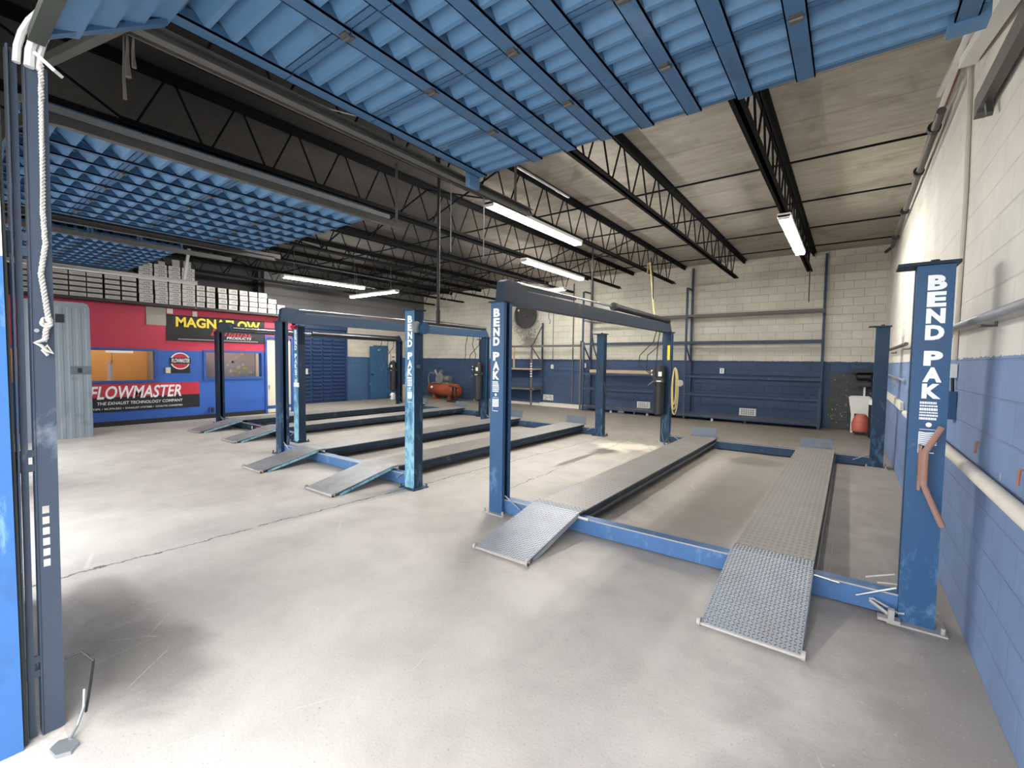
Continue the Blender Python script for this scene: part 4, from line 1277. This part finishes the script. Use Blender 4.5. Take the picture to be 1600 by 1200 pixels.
# pulley set on the middle lift's worn front post
t_ = pM['fr']
q = MB().cyl((-4.25, 3.73, 2.0), (-4.225, 3.73, 2.0), 0.07, 18)
sub(t_, q, 'pulley', M['steel'])
q = MB().cyl((-4.25, 3.83, 1.99), (-4.19, 3.83, 1.99), 0.075, 18)
sub(t_, q, 'pulley_housing', M['lift'])
sub(t_, MB().box(-4.251, -4.245, 3.74, 3.8, 1.5, 1.54), 'post_sticker', M['stop'])
sub(pT['fr'], MB().box(-8.52, -8.33, 4.444, 4.449, 1.06, 1.14), 'paper_tag', M['white'])
sub(pT['fr'], MB().cyl((-8.5, 4.42, 2.19), (-8.38, 4.42, 2.19), 0.035, 12), 'red_reflector', M['signred'])

# decals on the far lift's cross beam
for y, w, mm in ((-10.4, 0.03, 'white'), (-10.2, 0.2, 'signred'), (-9.85, 0.12, 'yellow')):
    MB().box(y, y + w, 4.483, 4.489, 0.05, 0.12).build('beam_decal', M[mm], tT)

# ------------------------------------------------------------------ back wall storage rack
def angle(m, a, b, w=0.045, t=0.005):
    m.bar(a, b, w, t)
    return m
YF, YR = 13.42, 13.93
t = thing('storage_rack', 'tall blue steel storage rack of bare rails along the back wall', 'rack', (-3.8, 13.7, 0))
for x, zf, zr in ((-0.56, 1.05, 4.4), (-3.78, 3.75, 4.38), (-7.05, 2.25, 4.38)):
    MB().box(x - 0.045, x + 0.01, YR - 0.03, YR + 0.03, 0, zr).build('upright', M['rack'], t)
    MB().box(x - 0.045, x + 0.01, YF - 0.03, YF + 0.02, 0, zf).build('upright', M['rack'], t)
for x in (-3.78, -7.05):
    top = 3.74 if x > -5 else 3.9
    MB().bar((x - 0.02, YF, top), (x - 0.02, YR, top), 0.05, 0.04).bar((x - 0.02, YF, 2.2), (x - 0.02, YR, 2.2), 0.04, 0.04).bar((x - 0.02, YF, 2.95), (x - 0.02, YR, 2.95), 0.04, 0.04).bar((x - 0.02, YF, 2.15), (x - 0.02, YR - 0.03, 1.66), 0.03, 0.04).build('end_brace', M['rack'], t)
MB().box(-7.13, -7.08, YF - 0.03, YF + 0.02, 2.25, 3.9).build('upright', M['rack'], t)
for z, mm in ((2.92, 'rack_g'), (2.16, 'rack'), (1.2, 'rack'), (0.7, 'rack')):
    r = MB()
    x0 = -7.1 if z < 2.9 else -7.05
    r.box(x0, -0.56, YF - 0.02, YF - 0.012, z, z + 0.06).box(x0, -0.56, YF - 0.02, YF + 0.04, z + 0.055, z + 0.06)
    r.box(x0, -0.56, YR - 0.04, YR - 0.032, z, z + 0.06)
    r.build('shelf_rail', M[mm], t)
MB().box(-7.05, -0.54, YF - 0.03, YR + 0.03, 0.11, 0.15).build('bottom_shelf', M['rack_g'], t)
MB().box(-7.05, -0.54, YF - 0.035, YF - 0.03, 0.09, 0.155).build('shelf_edge', M['rack'], t)
MB().box(-2.22, -2.18, YF - 0.02, YF + 0.03, 0, 0.11).box(-5.3, -5.26, YF - 0.02, YF + 0.03, 0, 0.11).build('foot', M['rack'], t)
one(MB().box(-6.85, -4.75, 13.45, 13.56, 1.262, 1.36), 'timber_plank', M['tan'], 'tan timber plank lying on the rack shelf behind the middle lift post', 'plank')
one(MB().cyl((-5.9, 13.6, 0.03), (-5.7, 13.62, 0.03), 0.03, 10), 'spark_plug_box', M['white'], 'small white tube lying under the bottom shelf of the rack', 'tube')
for k, x in enumerate((-6.1, -4.9, -4.45, -3.05)):
    one(MB().lathe([(0.035, 0.0), (0.035, 0.07), (0.02, 0.085)], (x, 13.5, 0.0), 'z', 12), 'oil_filter', M['white'], 'small white cup on the floor under the rack, %s from the left' % ORD[k], 'cup', 'small white cups under the rack')

t = thing('storage_rack', 'lower grey rack with a long rail left of the tall storage rack', 'rack', (-9.5, 13.7, 0))
for x in (-9.13,):
    MB().box(x - 0.04, x + 0.02, YF - 0.02, YF + 0.02, 0, 2.2).build('upright', M['rack_g'], t)
MB().box(-9.04, -8.99, YR - 0.03, YR + 0.02, 0, 3.0).build('upright', M['rack'], t)
MB().box(-10.95, -10.9, YR - 0.03, YR + 0.02, 0, 2.2).box(-10.95, -10.9, YF - 0.02, YF + 0.02, 0, 2.2).build('upright', M['rack_g'], t)
MB().box(-9.95, -9.90, YF - 0.02, YF + 0.02, 1.36, 2.1).build('short_post', M['tan'], t)
MB().box(-10.95, -7.14, YF - 0.02, YF + 0.02, 2.1, 2.18).build('long_rail', M['rack_g'], t)
MB().box(-10.95, -9.02, YF - 0.02, YR, 1.3, 1.345).build('shelf', M['tan'], t)
MB().box(-10.95, -9.02, YF - 0.02, YR, 0.58, 0.64).build('shelf', M['rack_g'], t)
MB().bar((-9.02, YR - 0.02, 2.9), (-9.13, YF, 2.15), 0.03, 0.03).bar((-9.13, YF, 2.1), (-9.02, YR - 0.02, 1.55), 0.03, 0.03).build('end_brace', M['rack_g'], t)
tap = MB()
for k in range(6):
    tap.box(-9.175, -9.105, YF - 0.024, YF - 0.0205, 1.05 + k * 0.09, 1.09 + k * 0.09)
tap.build('hazard_tape', M['white'], t)
MB().box(-7.2, -7.15, YF - 0.02, YF + 0.03, 0, 2.3).build('upright', M['rack_g'], t)

struct('trim_3', MB().box(-9.0, -7.2, YB - 0.25, YB, 0, 0.12).box(-12.2, -9.05, YB - 0.2, YB, 0, 0.08), M['plank'], 'low concrete curb at the foot of the back wall')

# wall fan, outlets, conduits, vent blocks
t = thing('wall_fan', 'sooty round exhaust fan high on the back wall', 'fan', (-9.8, 13.97, 3.35))
m = MB()
for k in range(36):
    a0 = 2 * PI * k / 36
    a1 = 2 * PI * (k + 1) / 36
    m.add([(-9.8 + r * math.cos(a), 13.97 - d, 3.33 + r * math.sin(a)) for r, d in ((0.42, 0.06), (0.5, 0.06), (0.5, 0.0)) for a in (a0, a1)], [(0, 1, 3, 2), (2, 3, 5, 4)])
m.build('fan_ring', M['fan'], t)
MB().cyl((-9.8, 13.965, 3.33), (-9.8, 13.99, 3.33), 0.44, 32).build('fan_back', M['fan'], t)
MB().cyl((-9.8, 13.88, 3.33), (-9.8, 13.965, 3.33), 0.1, 16).build('fan_motor', M['fan'], t)
for k in range(4):
    a = k * PI / 2 + 0.3
    c, s = math.cos(a), math.sin(a)
    MB().add([(-9.8 + 0.09 * c - 0.03 * s, 13.95, 3.33 + 0.09 * s + 0.03 * c), (-9.8 + 0.4 * c - 0.14 * s, 13.955, 3.33 + 0.4 * s + 0.14 * c), (-9.8 + 0.4 * c + 0.14 * s, 13.925, 3.33 + 0.4 * s - 0.14 * c), (-9.8 + 0.09 * c + 0.03 * s, 13.93, 3.33 + 0.09 * s - 0.03 * c)], [(0, 1, 2, 3)]).build('fan_blade', M['fan'], t)
gd = MB()
for r in (0.15, 0.25, 0.35, 0.45):
    gd.tube([(-9.8 + r * math.cos(2 * PI * k / 28), 13.87, 3.33 + r * math.sin(2 * PI * k / 28)) for k in range(29)], 0.004, 5)
gd.build('fan_guard', M['steel_d'], t)
one(MB().cyl((-10.05, 13.84, 3.5), (-10.05, 13.862, 3.5), 0.035, 12), 'fan_switch_knob', M['white'], 'small white pull knob in front of the sooty wall fan', 'knob')
MB().tube([(-9.3, 13.96, 3.2), (-9.1, 13.95, 3.02), (-8.98, 13.96, 2.98), (-8.87, 13.965, 3.05)], 0.008, 6).build('power_cord', M['skin_vent'], t)
for i, (x, z, lab) in enumerate(((-8.8, 3.05, 'pale outlet box right of the wall fan'), (-8.6, 1.42, 'grey outlet box on the back wall behind the right lift header'), (-7.3, 1.48, 'grey outlet box beside the left end of the tall rack'), (-2.93, 1.4, 'small outlet box on the blue band behind the tall rack'))):
    t = thing('outlet_box', lab, 'outlet', (x, YB, z))
    MB().box(x - 0.06, x + 0.06, YB - 0.05, YB - 0.002, z - 0.08, z + 0.08).build('box', M['steel'], t)
    MB().box(x - 0.045, x + 0.045, YB - 0.056, YB - 0.05, z - 0.06, z + 0.06).box(x - 0.02, x + 0.02, YB - 0.058, YB - 0.056, z + 0.01, z + 0.04, 1).box(x - 0.02, x + 0.02, YB - 0.058, YB - 0.056, z - 0.04, z - 0.01, 1).build('cover', [M['white'], M['black']], t)
one(MB().cyl((-7.78, YB - 0.03, 0.1), (-7.78, YB - 0.03, 4.3), 0.022, 8), 'conduit', M['rack_g'], 'full-height grey conduit on the back wall left of the tall rack', 'conduit')
one(MB().cyl((-8.6, YB - 0.02, 1.5), (-8.6, YB - 0.02, 4.2), 0.011, 8), 'conduit', M['rack_g'], 'thin grey conduit dropping to the outlet behind the right lift header', 'conduit')
one(MB().cyl((-8.8, YB - 0.02, 3.13), (-8.8, YB - 0.02, 4.2), 0.011, 8), 'conduit', M['rack_g'], 'short grey conduit above the outlet right of the wall fan', 'conduit')
one(MB().cyl((-8.6, YB - 0.012, 1.29), (-0.6, YB - 0.012, 1.30), 0.011, 8), 'conduit', M['rack'], 'long thin conduit running along the top of the blue band', 'conduit')
for i, (x0, z0, lab) in enumerate(((-8.98, 0.2, 'leftmost of the three'), (-5.42, 0.17, 'middle one of the three'), (-2.45, 0.17, 'rightmost of the three'))):
    t = thing('vent_block', 'white pierced vent block low in the back wall, %s' % lab, 'vent', (x0, YB, z0), 'vent blocks in the back wall')
    m = MB().box(x0, x0 + 0.42, YB - 0.02, YB - 0.001, z0, z0 + 0.2)
    m.build('block', M['skin_vent'], t)
    m = MB()
    for r in range(3):
        for c in range(6):
            if random.random() < 0.8:
                m.box(x0 + 0.05 + c * 0.056, x0 + 0.085 + c * 0.056, YB - 0.022, YB - 0.02, z0 + 0.03 + r * 0.052, z0 + 0.06 + r * 0.052)
    m.build('opening', M['ink'], t)
t = thing('wall_hole_cover', 'small cream patch in the blue band behind the right lift power unit', 'patch', (-4.1, YB, 1.0))
MB().lathe([(0.1, -0.012), (0.1, -0.002)], (-4.1, YB, 1.0), 'y', 16).build('patch', M['plank'], t)

# utility sink corner
t = thing('utility_sink', 'white plastic utility sink in the back right corner', 'sink', (0.18, 13.7, 0))
m = MB()
def frust(m, a, b, z0, z1, mi=0):
    vs = [(a[0], a[2], z0), (a[1], a[2], z0), (a[1], a[3], z0), (a[0], a[3], z0), (b[0], b[2], z1), (b[1], b[2], z1), (b[1], b[3], z1), (b[0], b[3], z1)]
    m.add(vs, [(0, 1, 5, 4), (1, 2, 6, 5), (2, 3, 7, 6), (3, 0, 4, 7), (0, 3, 2, 1)], mi)
frust(m, (0.055, 0.38, 13.47, 13.9), (0.0, 0.43, 13.42, 13.95), 0.46, 0.84)
frust(m, (0.09, 0.34, 13.5, 13.87), (0.04, 0.39, 13.46, 13.91), 0.5, 0.86)
m.add([(0.0, 13.42, 0.84), (0.43, 13.42, 0.84), (0.43, 13.95, 0.84), (0.0, 13.95, 0.84), (0.04, 13.46, 0.86), (0.39, 13.46, 0.86), (0.39, 13.91, 0.86), (0.04, 13.91, 0.86)], [(0, 1, 5, 4), (1, 2, 6, 5), (2, 3, 7, 6), (3, 0, 4, 7)])
m.build('basin', M['white'], t)
for x, y in ((0.06, 13.48), (0.33, 13.48), (0.06, 13.87), (0.33, 13.87)):
    MB().prism([(x, y), (x + 0.06, y), (x + 0.06, y + 0.03), (x, y + 0.03)], 0, 0.46).build('leg', M['white'], t)
MB().box(0.28, 0.32, 13.92, 13.97, 0.86, 1.08).build('splash_strip', M['white'], t)
t = thing('shop_vacuum', 'faded red shop vacuum under the white sink', 'vacuum', (0.24, 13.25, 0))
MB().lathe([(0.12, 0.06), (0.17, 0.08), (0.18, 0.28), (0.165, 0.3)], (0.25, 13.22, 0), 'z', 20).build('tank', M['redplastic'], t, True)
MB().lathe([(0.165, 0.3), (0.15, 0.36), (0.1, 0.46), (0.04, 0.48)], (0.25, 13.22, 0), 'z', 20).build('lid', M['redplastic'], t, True)
MB().cyl((0.14, 13.1, 0.03), (0.17, 13.1, 0.03), 0.03, 12).cyl((0.33, 13.1, 0.03), (0.36, 13.1, 0.03), 0.03, 12).box(0.1, 0.4, 13.08, 13.36, 0.045, 0.065).build('castor_base', M['black'], t)
t = thing('bench_grinder', 'black wall-mounted grinder above the white sink', 'grinder', (0.25, 13.85, 1.3))
MB().lathe([(0.05, -0.16), (0.09, -0.12), (0.09, 0.12), (0.05, 0.16)], (0.28, 13.83, 1.33), 'x', 16).build('motor', M['black'], t, True)
MB().prism([(0.0, 1.42), (0.44, 1.44), (0.44, 1.5), (0.1, 1.52)], 13.65, 13.998, 'y').build('hood', M['black'], t)
MB().box(0.12, 0.42, 13.75, 13.98, 1.1, 1.2).build('bracket', M['black'], t)
t = thing('paper_dispenser', 'tall white box on the back wall beside the corner', 'dispenser', (0.55, 13.95, 1.2))
MB().box(0.46, 0.61, 13.86, 13.998, 1.42, 1.76).build('cover', M['white'], t)
MB().box(0.45, 0.6, 13.86, 13.998, 1.04, 1.36).build('lower_cover', M['white'], t)
t = thing('waste_bin', 'black bin with white lid in the corner behind the lift post', 'bin', (0.45, 13.5, 0))
MB().lathe([(0.09, 0.0), (0.1, 0.02), (0.11, 0.74)], (0.47, 12.75, 0), 'z', 16).build('bin_body', M['black'], t, True)
MB().lathe([(0.118, 0.74), (0.118, 0.84), (0.08, 0.86)], (0.47, 12.75, 0), 'z', 16).build('bin_lid', M['white'], t, True)

# ------------------------------------------------------------------ right wall
def xr(z):
    return XR0 + (XR1 - XR0) * (z + 0.2) / (ZC + 0.2)
t = thing('wall_pipe', 'upper grey pipe on hooks along the right wall', 'pipe', (xr(1.87) - 0.06, 6, 1.87))
MB().cyl((0.565, 2.3, 1.86), (0.565, 5.6, 1.875), 0.024, 10).build('pipe_length', M['steel'], t, True)
MB().cyl((0.565, 7.7, 1.885), (0.565, 11.4, 1.90), 0.024, 10).build('pipe_length', M['steel_d'], t, True)
for y in (2.7, 3.55, 4.75, 7.9, 10.2):
    MB().tube([(xr(1.8) - 0.004, y, 1.85), (xr(1.8) - 0.004, y, 1.825), (0.55, y - 0.08, 1.822)], 0.008, 6).build('hook', M['steel_d'], t)
t = thing('wall_rail', 'lower whitewashed rail along the right wall', 'rail', (0.56, 6, 1.02))
MB().cyl((xr(1.0) - 0.04, 1.9, 1.005), (xr(1.0) - 0.04, 7.5, 1.01), 0.036, 12).build('pipe_length', M['plank'], t, True)
MB().box(xr(1.0) - 0.045, xr(1.0) - 0.005, 8.2, 12.4, 0.99, 1.1).build('board_length', M['plank'], t)
one(MB().cyl((xr(1.42) - 0.025, 8.2, 1.40), (xr(1.42) - 0.025, 12.9, 1.44), 0.018, 8).box(xr(1.4) - 0.03, xr(1.4) - 0.002, 9.8, 9.84, 1.3, 1.42).box(xr(1.4) - 0.03, xr(1.4) - 0.002, 10.3, 10.34, 1.3, 1.42), 'thin_pipe', M['steel'], 'thin grey pipe on the dark part of the right wall behind the post', 'pipe')
for k, (y, z, lab) in enumerate(((3.7, 1.08, 'farther'), (2.86, 1.07, 'nearer'))):
    one(MB().cyl((xr(1.1) - 0.02, y, z + 0.02), (xr(1.1) - 0.016, y, z + 0.09), 0.006, 8).cyl((xr(1.1) - 0.018, y, z + 0.09), (xr(1.1) - 0.001, y, z + 0.09), 0.005, 6), 'wall_peg', M['rust'], 'rusty peg above the lower rail on the right wall, %s of two' % lab, 'peg', 'rusty pegs on the right wall')
one(MB().tube([(xr(4.1) - 0.02, 5.2, 4.2), (xr(4.0) - 0.02, 4.95, 4.0), (xr(2.9) - 0.016, 4.72, 2.9), (xr(1.65) - 0.016, 4.62, 1.65)], 0.016, 8), 'conduit', M['plank'], 'cream conduit dropping down the right wall behind the lift post', 'conduit')
t = thing('switch_box', 'blue switch box with white outlet on the right wall behind the lift post', 'switch', (xr(1.5), 4.65, 1.4))
MB().box(xr(1.4) - 0.06, xr(1.4) - 0.004, 4.5, 4.62, 1.22, 1.42).build('box', M['lift'], t)
MB().box(xr(1.55) - 0.04, xr(1.55) - 0.004, 4.55, 4.64, 1.52, 1.62).build('outlet', M['white'], t)
MB().tube([(xr(1.5) - 0.02, 4.6, 1.52), (xr(1.5) - 0.02, 4.57, 1.42)], 0.01, 6).build('cable', M['black'], t)
one(MB().bar((0.60, 4.15, 3.27), (0.60, 2.2, 3.2), 0.05, 0.11).box(0.575, 0.63, 4.1, 4.2, 3.2, 3.33).bar((0.61, 4.0, 3.2), (0.61, 3.95, 3.12), 0.03, 0.03), 'wall_channel', M['steel_d'], 'dark grey steel channel fixed high on the right wall near the doors', 'channel')
t = thing('unlit_strip_light', 'unlit white strip fitting high along the right wall by the blue door', 'light', (0.57, 4.5, 3.8))
MB().bar((0.565, 3.2, 3.42), (0.6, 4.75, 3.84), 0.09, 0.06).build('housing', M['fixture'], t)
MB().bar((0.52, 3.2, 3.56), (0.55, 5.75, 4.08), 0.03, 0.03).build('long_rail', M['fixture'], t)
t = thing('corner_pipe', 'sooty pipe run in the corner of the right wall and the ceiling', 'pipe', (0.6, 9, 4.1))
MB().cyl((0.59, 5.9, 4.0), (0.60, 12.4, 4.08), 0.036, 10).build('pipe_length', M['rack_g'], t, True)
for y in (6.3, 7.6, 9.4, 11.2):
    MB().cyl((0.585, y, 4.02), (0.586, y + 0.08, 4.02), 0.056, 10).build('coupling', M['black'], t)
MB().cyl((0.60, 12.4, 4.08), (0.5, 12.5, 4.0), 0.03, 8).build('stub', M['black'], t)
one(MB().tube([(xr(4.1) - 0.012, 5.2, 4.16), (xr(4.1) - 0.012, 7.0, 4.2), (xr(4.1) - 0.012, 9.0, 4.18), (xr(4.1) - 0.012, 12.0, 4.2)], 0.008, 6), 'cable', M['rust'], 'thin reddish cable beside the sooty pipe above the right wall', 'cable')
one(MB().tube([(-0.86, 12.95, ZB0), (-0.86, 12.96, 3.5), (-0.855, 12.95, 3.1)], 0.012, 6), 'hanging_line', M['black'], 'short black cord hanging from the end of the joist nearest the right wall', 'cord')

# ------------------------------------------------------------------ back left: slatted door, steel door, panel, compressor
t = bpy.data.objects.new('door_2', None)
COL.objects.link(t)
t.location = (XS, 8.9, 0)
t['kind'] = 'structure'
MB().box(XS + 0.002, XS + 0.03, 7.4, 10.05, 0, 2.75).build('door_sheet', M['roll'], t)
sl = MB()
z = 0.06
while z < 2.6:
    for a, b in ((7.5, 8.2), (8.28, 8.62), (8.7, 9.04), (9.1, 9.42), (9.48, 9.98)):
        sl.prism([(XS + 0.03, z), (XS + 0.075, z + 0.03), (XS + 0.075, z + 0.075), (XS + 0.03, z + 0.09)], a, b, 'y')
    z += 0.135
sl.build('door_slats', M['roll'], t)
MB().box(XS + 0.03, XS + 0.1, 7.4, 10.08, 2.66, 2.95).box(XS + 0.002, XS + 0.06, 10.02, 10.1, 0, 2.75).build('door_frame', M['roll'], t)
MB().box(XS + 0.08, XS + 0.1, 8.42, 8.5, 1.05, 1.25).build('door_handle', M['plank'], t)
t = bpy.data.objects.new('door_3', None)
COL.objects.link(t)
t.location = (XS, 11.5, 0)
t['kind'] = 'structure'
MB().box(XS + 0.002, XS + 0.04, 11.3, 12.0, 0, 2.17).build('door_frame', M['sdoor'], t)
MB().bar((XS + 0.06, 11.94, 1.07), (XS + 0.16, 11.03, 1.07), 0.04, 2.1).build('door_leaf', M['sdoor'], t)
MB().cyl((XS + 0.17, 11.12, 1.0), (XS + 0.24, 11.13, 1.0), 0.03, 12).build('door_handle', M['black'], t)
MB().lathe([(0.045, 0.0), (0.045, 0.012)], (XS + 0.14, 11.45, 1.98), 'x', 14).build('peephole', M['steel'], t)
t = thing('fuse_box', 'cream electrical fuse box on the side wall beside the steel door', 'fuse box', (XS, 12.2, 1.55))
MB().box(XS + 0.002, XS + 0.12, 12.02, 12.5, 1.3, 1.86).build('box', M['plank'], t)
MB().box(XS + 0.12, XS + 0.13, 12.06, 12.46, 1.34, 1.82).build('cover', M['plank'], t)
MB().box(XS + 0.13, XS + 0.135, 12.12, 12.26, 1.68, 1.74).box(XS + 0.13, XS + 0.135, 12.12, 12.26, 1.4, 1.58).build('breaker_strip', M['ink'], t)
t = thing('plastic_jug', 'white plastic jug on the floor by the steel door', 'jug', (-14.75, 11.75, 0))
MB().lathe([(0.1, 0.0), (0.11, 0.02), (0.11, 0.2), (0.05, 0.27)], (-14.75, 11.75, 0), 'z', 16).build('body', M['white'], t, True)
MB().lathe([(0.03, 0.27), (0.03, 0.3)], (-14.75, 11.75, 0), 'z', 12).build('cap', M['oblue'], t)
MB().tube([(-14.7, 11.71, 0.25), (-14.63, 11.66, 0.25), (-14.62, 11.65, 0.16), (-14.65, 11.67, 0.12)], 0.013, 8).build('handle', M['white'], t, True)
MB().box(-14.8, -14.72, 11.63, 11.645, 0.07, 0.16).build('jug_label', M['ink'], t)
one(MB().box(-14.35, -14.1, 11.6, 11.85, 0, 0.62), 'cardboard_carton', M['tan'], 'plain brown cardboard carton behind the far lift rear post', 'box')

t = thing('air_compressor', 'orange tank air compressor against the back wall', 'compressor', (-13.2, 13.1, 0))
c0, c1 = Vector((-14.1, 13.3, 0.42)), Vector((-12.35, 12.95, 0.42))
dv = (c1 - c0).normalized()
MB().tube([c0 - dv * 0.12, c0 - dv * 0.08, c0, c1, c1 + dv * 0.08, c1 + dv * 0.12], [0.06, 0.2, 0.26, 0.26, 0.2, 0.06], 24).build('tank', M['orange'], t, True)
for f in (0.18, 0.8):
    p = c0.lerp(c1, f)
    MB().prism([(p.x - 0.06, 0.0), (p.x + 0.06, 0.0), (p.x + 0.04, 0.2), (p.x - 0.04, 0.2)], p.y - 0.16, p.y + 0.16, 'y').build('foot', M['orange'], t)
pm = c0.lerp(c1, 0.42)
MB().box(pm.x - 0.45, pm.x + 0.5, pm.y - 0.15, pm.y + 0.15, 0.66, 0.71).build('top_plate', M['pump'], t)
p1 = Vector((pm.x - 0.22, pm.y, 0.71))
pmp = MB().lathe([(0.14, 0.0), (0.13, 0.2), (0.09, 0.24)], p1, 'z', 16)
for e in (-1, 1):
    q0 = p1 + Vector((0.03 * e, 0, 0.2))
    for k in range(5):
        a = q0 + Vector((0.035 * e, 0, 0.06)) * k
        pmp.cyl(a, a + Vector((0.012 * e, 0, 0.022)), 0.085, 12)
    pmp.cyl(q0, q0 + Vector((0.16 * e, 0, 0.28)), 0.055, 12)
pmp.build('pump', M['pump'], t, True)
MB().cyl(p1 + Vector((0.35, 0, 0.14)), p1 + Vector((0.68, 0, 0.14)), 0.12, 18).build('motor', M['pump'], t, True)
MB().lathe([(0.2, -0.02), (0.2, 0.02)], p1 + Vector((0.25, -0.16, 0.16)), 'y', 24).build('flywheel', M['pump'], t)
MB().tube([p1 + Vector((-0.15, -0.1, 0.35)), p1 + Vector((-0.4, -0.1, 0.38)), p1 + Vector((-0.5, -0.1, 0.2)), p1 + Vector((-0.5, -0.06, -0.1))], 0.015, 8).build('air_pipe', M['steel'], t, True)
MB().cyl((pm.x - 0.35, pm.y - 0.27, 0.5), (pm.x - 0.35, pm.y - 0.23, 0.5), 0.05, 16).build('gauge', M['white'], t)
one(MB().bar((-12.4, 12.6, 0.62), (-11.9, 12.5, 0.56), 0.12, 0.02).bar((-12.3, 12.62, 0.05), (-12.2, 12.6, 0.6), 0.04, 0.04).bar((-11.95, 12.52, 0.05), (-12.0, 12.53, 0.56), 0.04, 0.04).box(-12.4, -11.9, 12.45, 12.75, 0.0, 0.06), 'parts_stand', M['black'], 'black stand with pale top plate right of the orange compressor', 'stand')
one(MB().box(-11.3, -11.1, 13.3, 13.5, 1.1, 1.52).box(-11.3, -11.1, 13.29, 13.3, 1.13, 1.49), 'extinguisher_case', M['signred'], 'upright red box on a dark stand at the left end of the lower rack', 'box')
one(MB().box(-11.35, -11.05, 13.25, 13.6, 1.06, 1.1).box(-11.35, -11.3, 13.25, 13.3, 0, 1.06).box(-11.1, -11.05, 13.25, 13.3, 0, 1.06).box(-11.35, -11.3, 13.55, 13.6, 0, 1.06).box(-11.1, -11.05, 13.55, 13.6, 0, 1.06), 'display_stand', M['black'], 'black stand under the upright red box by the back wall', 'stand')

# ------------------------------------------------------------------ hanging cords and pipes
one(MB().cyl((-4.12, 3.98, HP + 0.02), (-4.12, 3.98, 4.36), 0.018, 8).cyl((-4.12, 3.98, 2.05), (-4.12, 3.98, 2.22), 0.026, 8), 'drop_pipe', M['rubber'], 'dark air drop pipe beside the worn teal front post', 'pipe')
one(MB().cyl((-4.05, 4.12, 2.95), (-4.05, 4.12, 3.82), 0.007, 6), 'light_hanger', M['steel'], 'thin pale rod hanging beside the dark air drop pipe', 'rod')
one(MB().cyl((-4.05, 4.75, 3.0), (-4.05, 4.75, 3.82), 0.007, 6), 'light_hanger', M['steel'], 'thin pale rod hanging at the near end of the nearest strip light', 'rod')
t = thing('air_hose', 'yellow air hose looped from the roof to the right lift power unit', 'hose', (-3.1, 9.2, 1.0))
pts = [(-4.05, 10.9, 3.80), (-3.9, 10.5, 3.9), (-3.7, 10.1, 3.85), (-3.5, 9.7, 3.3), (-3.3, 9.3, 2.7), (-3.22, 9.22, 2.46)]
MB().tube(pts, 0.016, 8).build('hose_run', M['hose'], t, True)
pts = [(-4.05, 11.0, 3.80), (-3.75, 10.3, 4.0), (-3.55, 9.9, 3.5), (-3.4, 9.5, 3.05), (-3.26, 9.26, 2.46)]
MB().tube(pts, 0.012, 8).build('cord_run', M['black'], t, True)
co = MB()
for k in range(3):
    pts = []
    for i in range(21):
        a = i / 20 * 2 * PI
        pts.append((-2.745 + (0.03 + 0.018 * k) * math.cos(a), 9.0 + 0.02 * k, 1.15 + (0.36 + 0.05 * k) * math.sin(a) - 0.05 * k))
    co.tube(pts, 0.009, 6)
one(co, 'coiled_hose', M['hose'], 'coiled yellow hose hanging beside the right lift power unit', 'hose', smooth=True)
one(MB().tube([(-4.06, 8.0, HP + 0.05), (-4.0, 8.0, 1.9), (-3.86, 8.0, 1.5), (-3.75, 8.0, 1.15), (-3.7, 8.0, 0.95)], 0.014, 6).cyl((-4.06, 8.0, HP + 0.03), (-4.06, 8.0, 3.82), 0.012, 6), 'air_line', M['rubber'], 'loose black air line hanging left of the right lift power unit', 'hose')
one(MB().tube([(-10.5, 10.5, 2.9), (-10.5, 10.5, 3.6), (-10.45, 10.55, 3.7), (-10.41, 10.6, 3.82)], 0.006, 6), 'pull_string', M['steel'], 'thin pale cord hanging beside the crosswise strip light', 'cord')

t = thing('rag', 'torn tan rag tied at the start of the right bay door track', 'rag', (-2.82, 0.7, 3.05))
m = MB()
for (dx, w, ln) in ((0.0, 0.03, 0.2), (0.03, 0.025, 0.16), (-0.02, 0.02, 0.3)):
    p = [(-2.80 + dx + 0.006 * math.sin(k * 1.3), 0.68 + dx * 0.5, 3.12 - ln * k / 6) for k in range(7)]
    m.tube(p, [w * (0.2 + 0.08 * k) * 0.6 for k in range(7)], 6)
m.build('cloth', M['rack_g'], t, True)
one(MB().cyl((-3.0, 0.7, 3.72), (-3.0, 5.2, 3.72), 0.014, 8), 'conduit', M['steel'], 'pale conduit running beside the joist above the right bay door track', 'conduit')
one(MB().tube([(-2.92, 0.72, 3.24), (-2.97, 1.2, 3.3), (-3.08, 1.9, 3.4), (-3.4, 2.9, 3.75)], 0.005, 5), 'tie_wire', M['steel'], 'thin slack wire running from the tan rag up to the roof joists', 'wire')
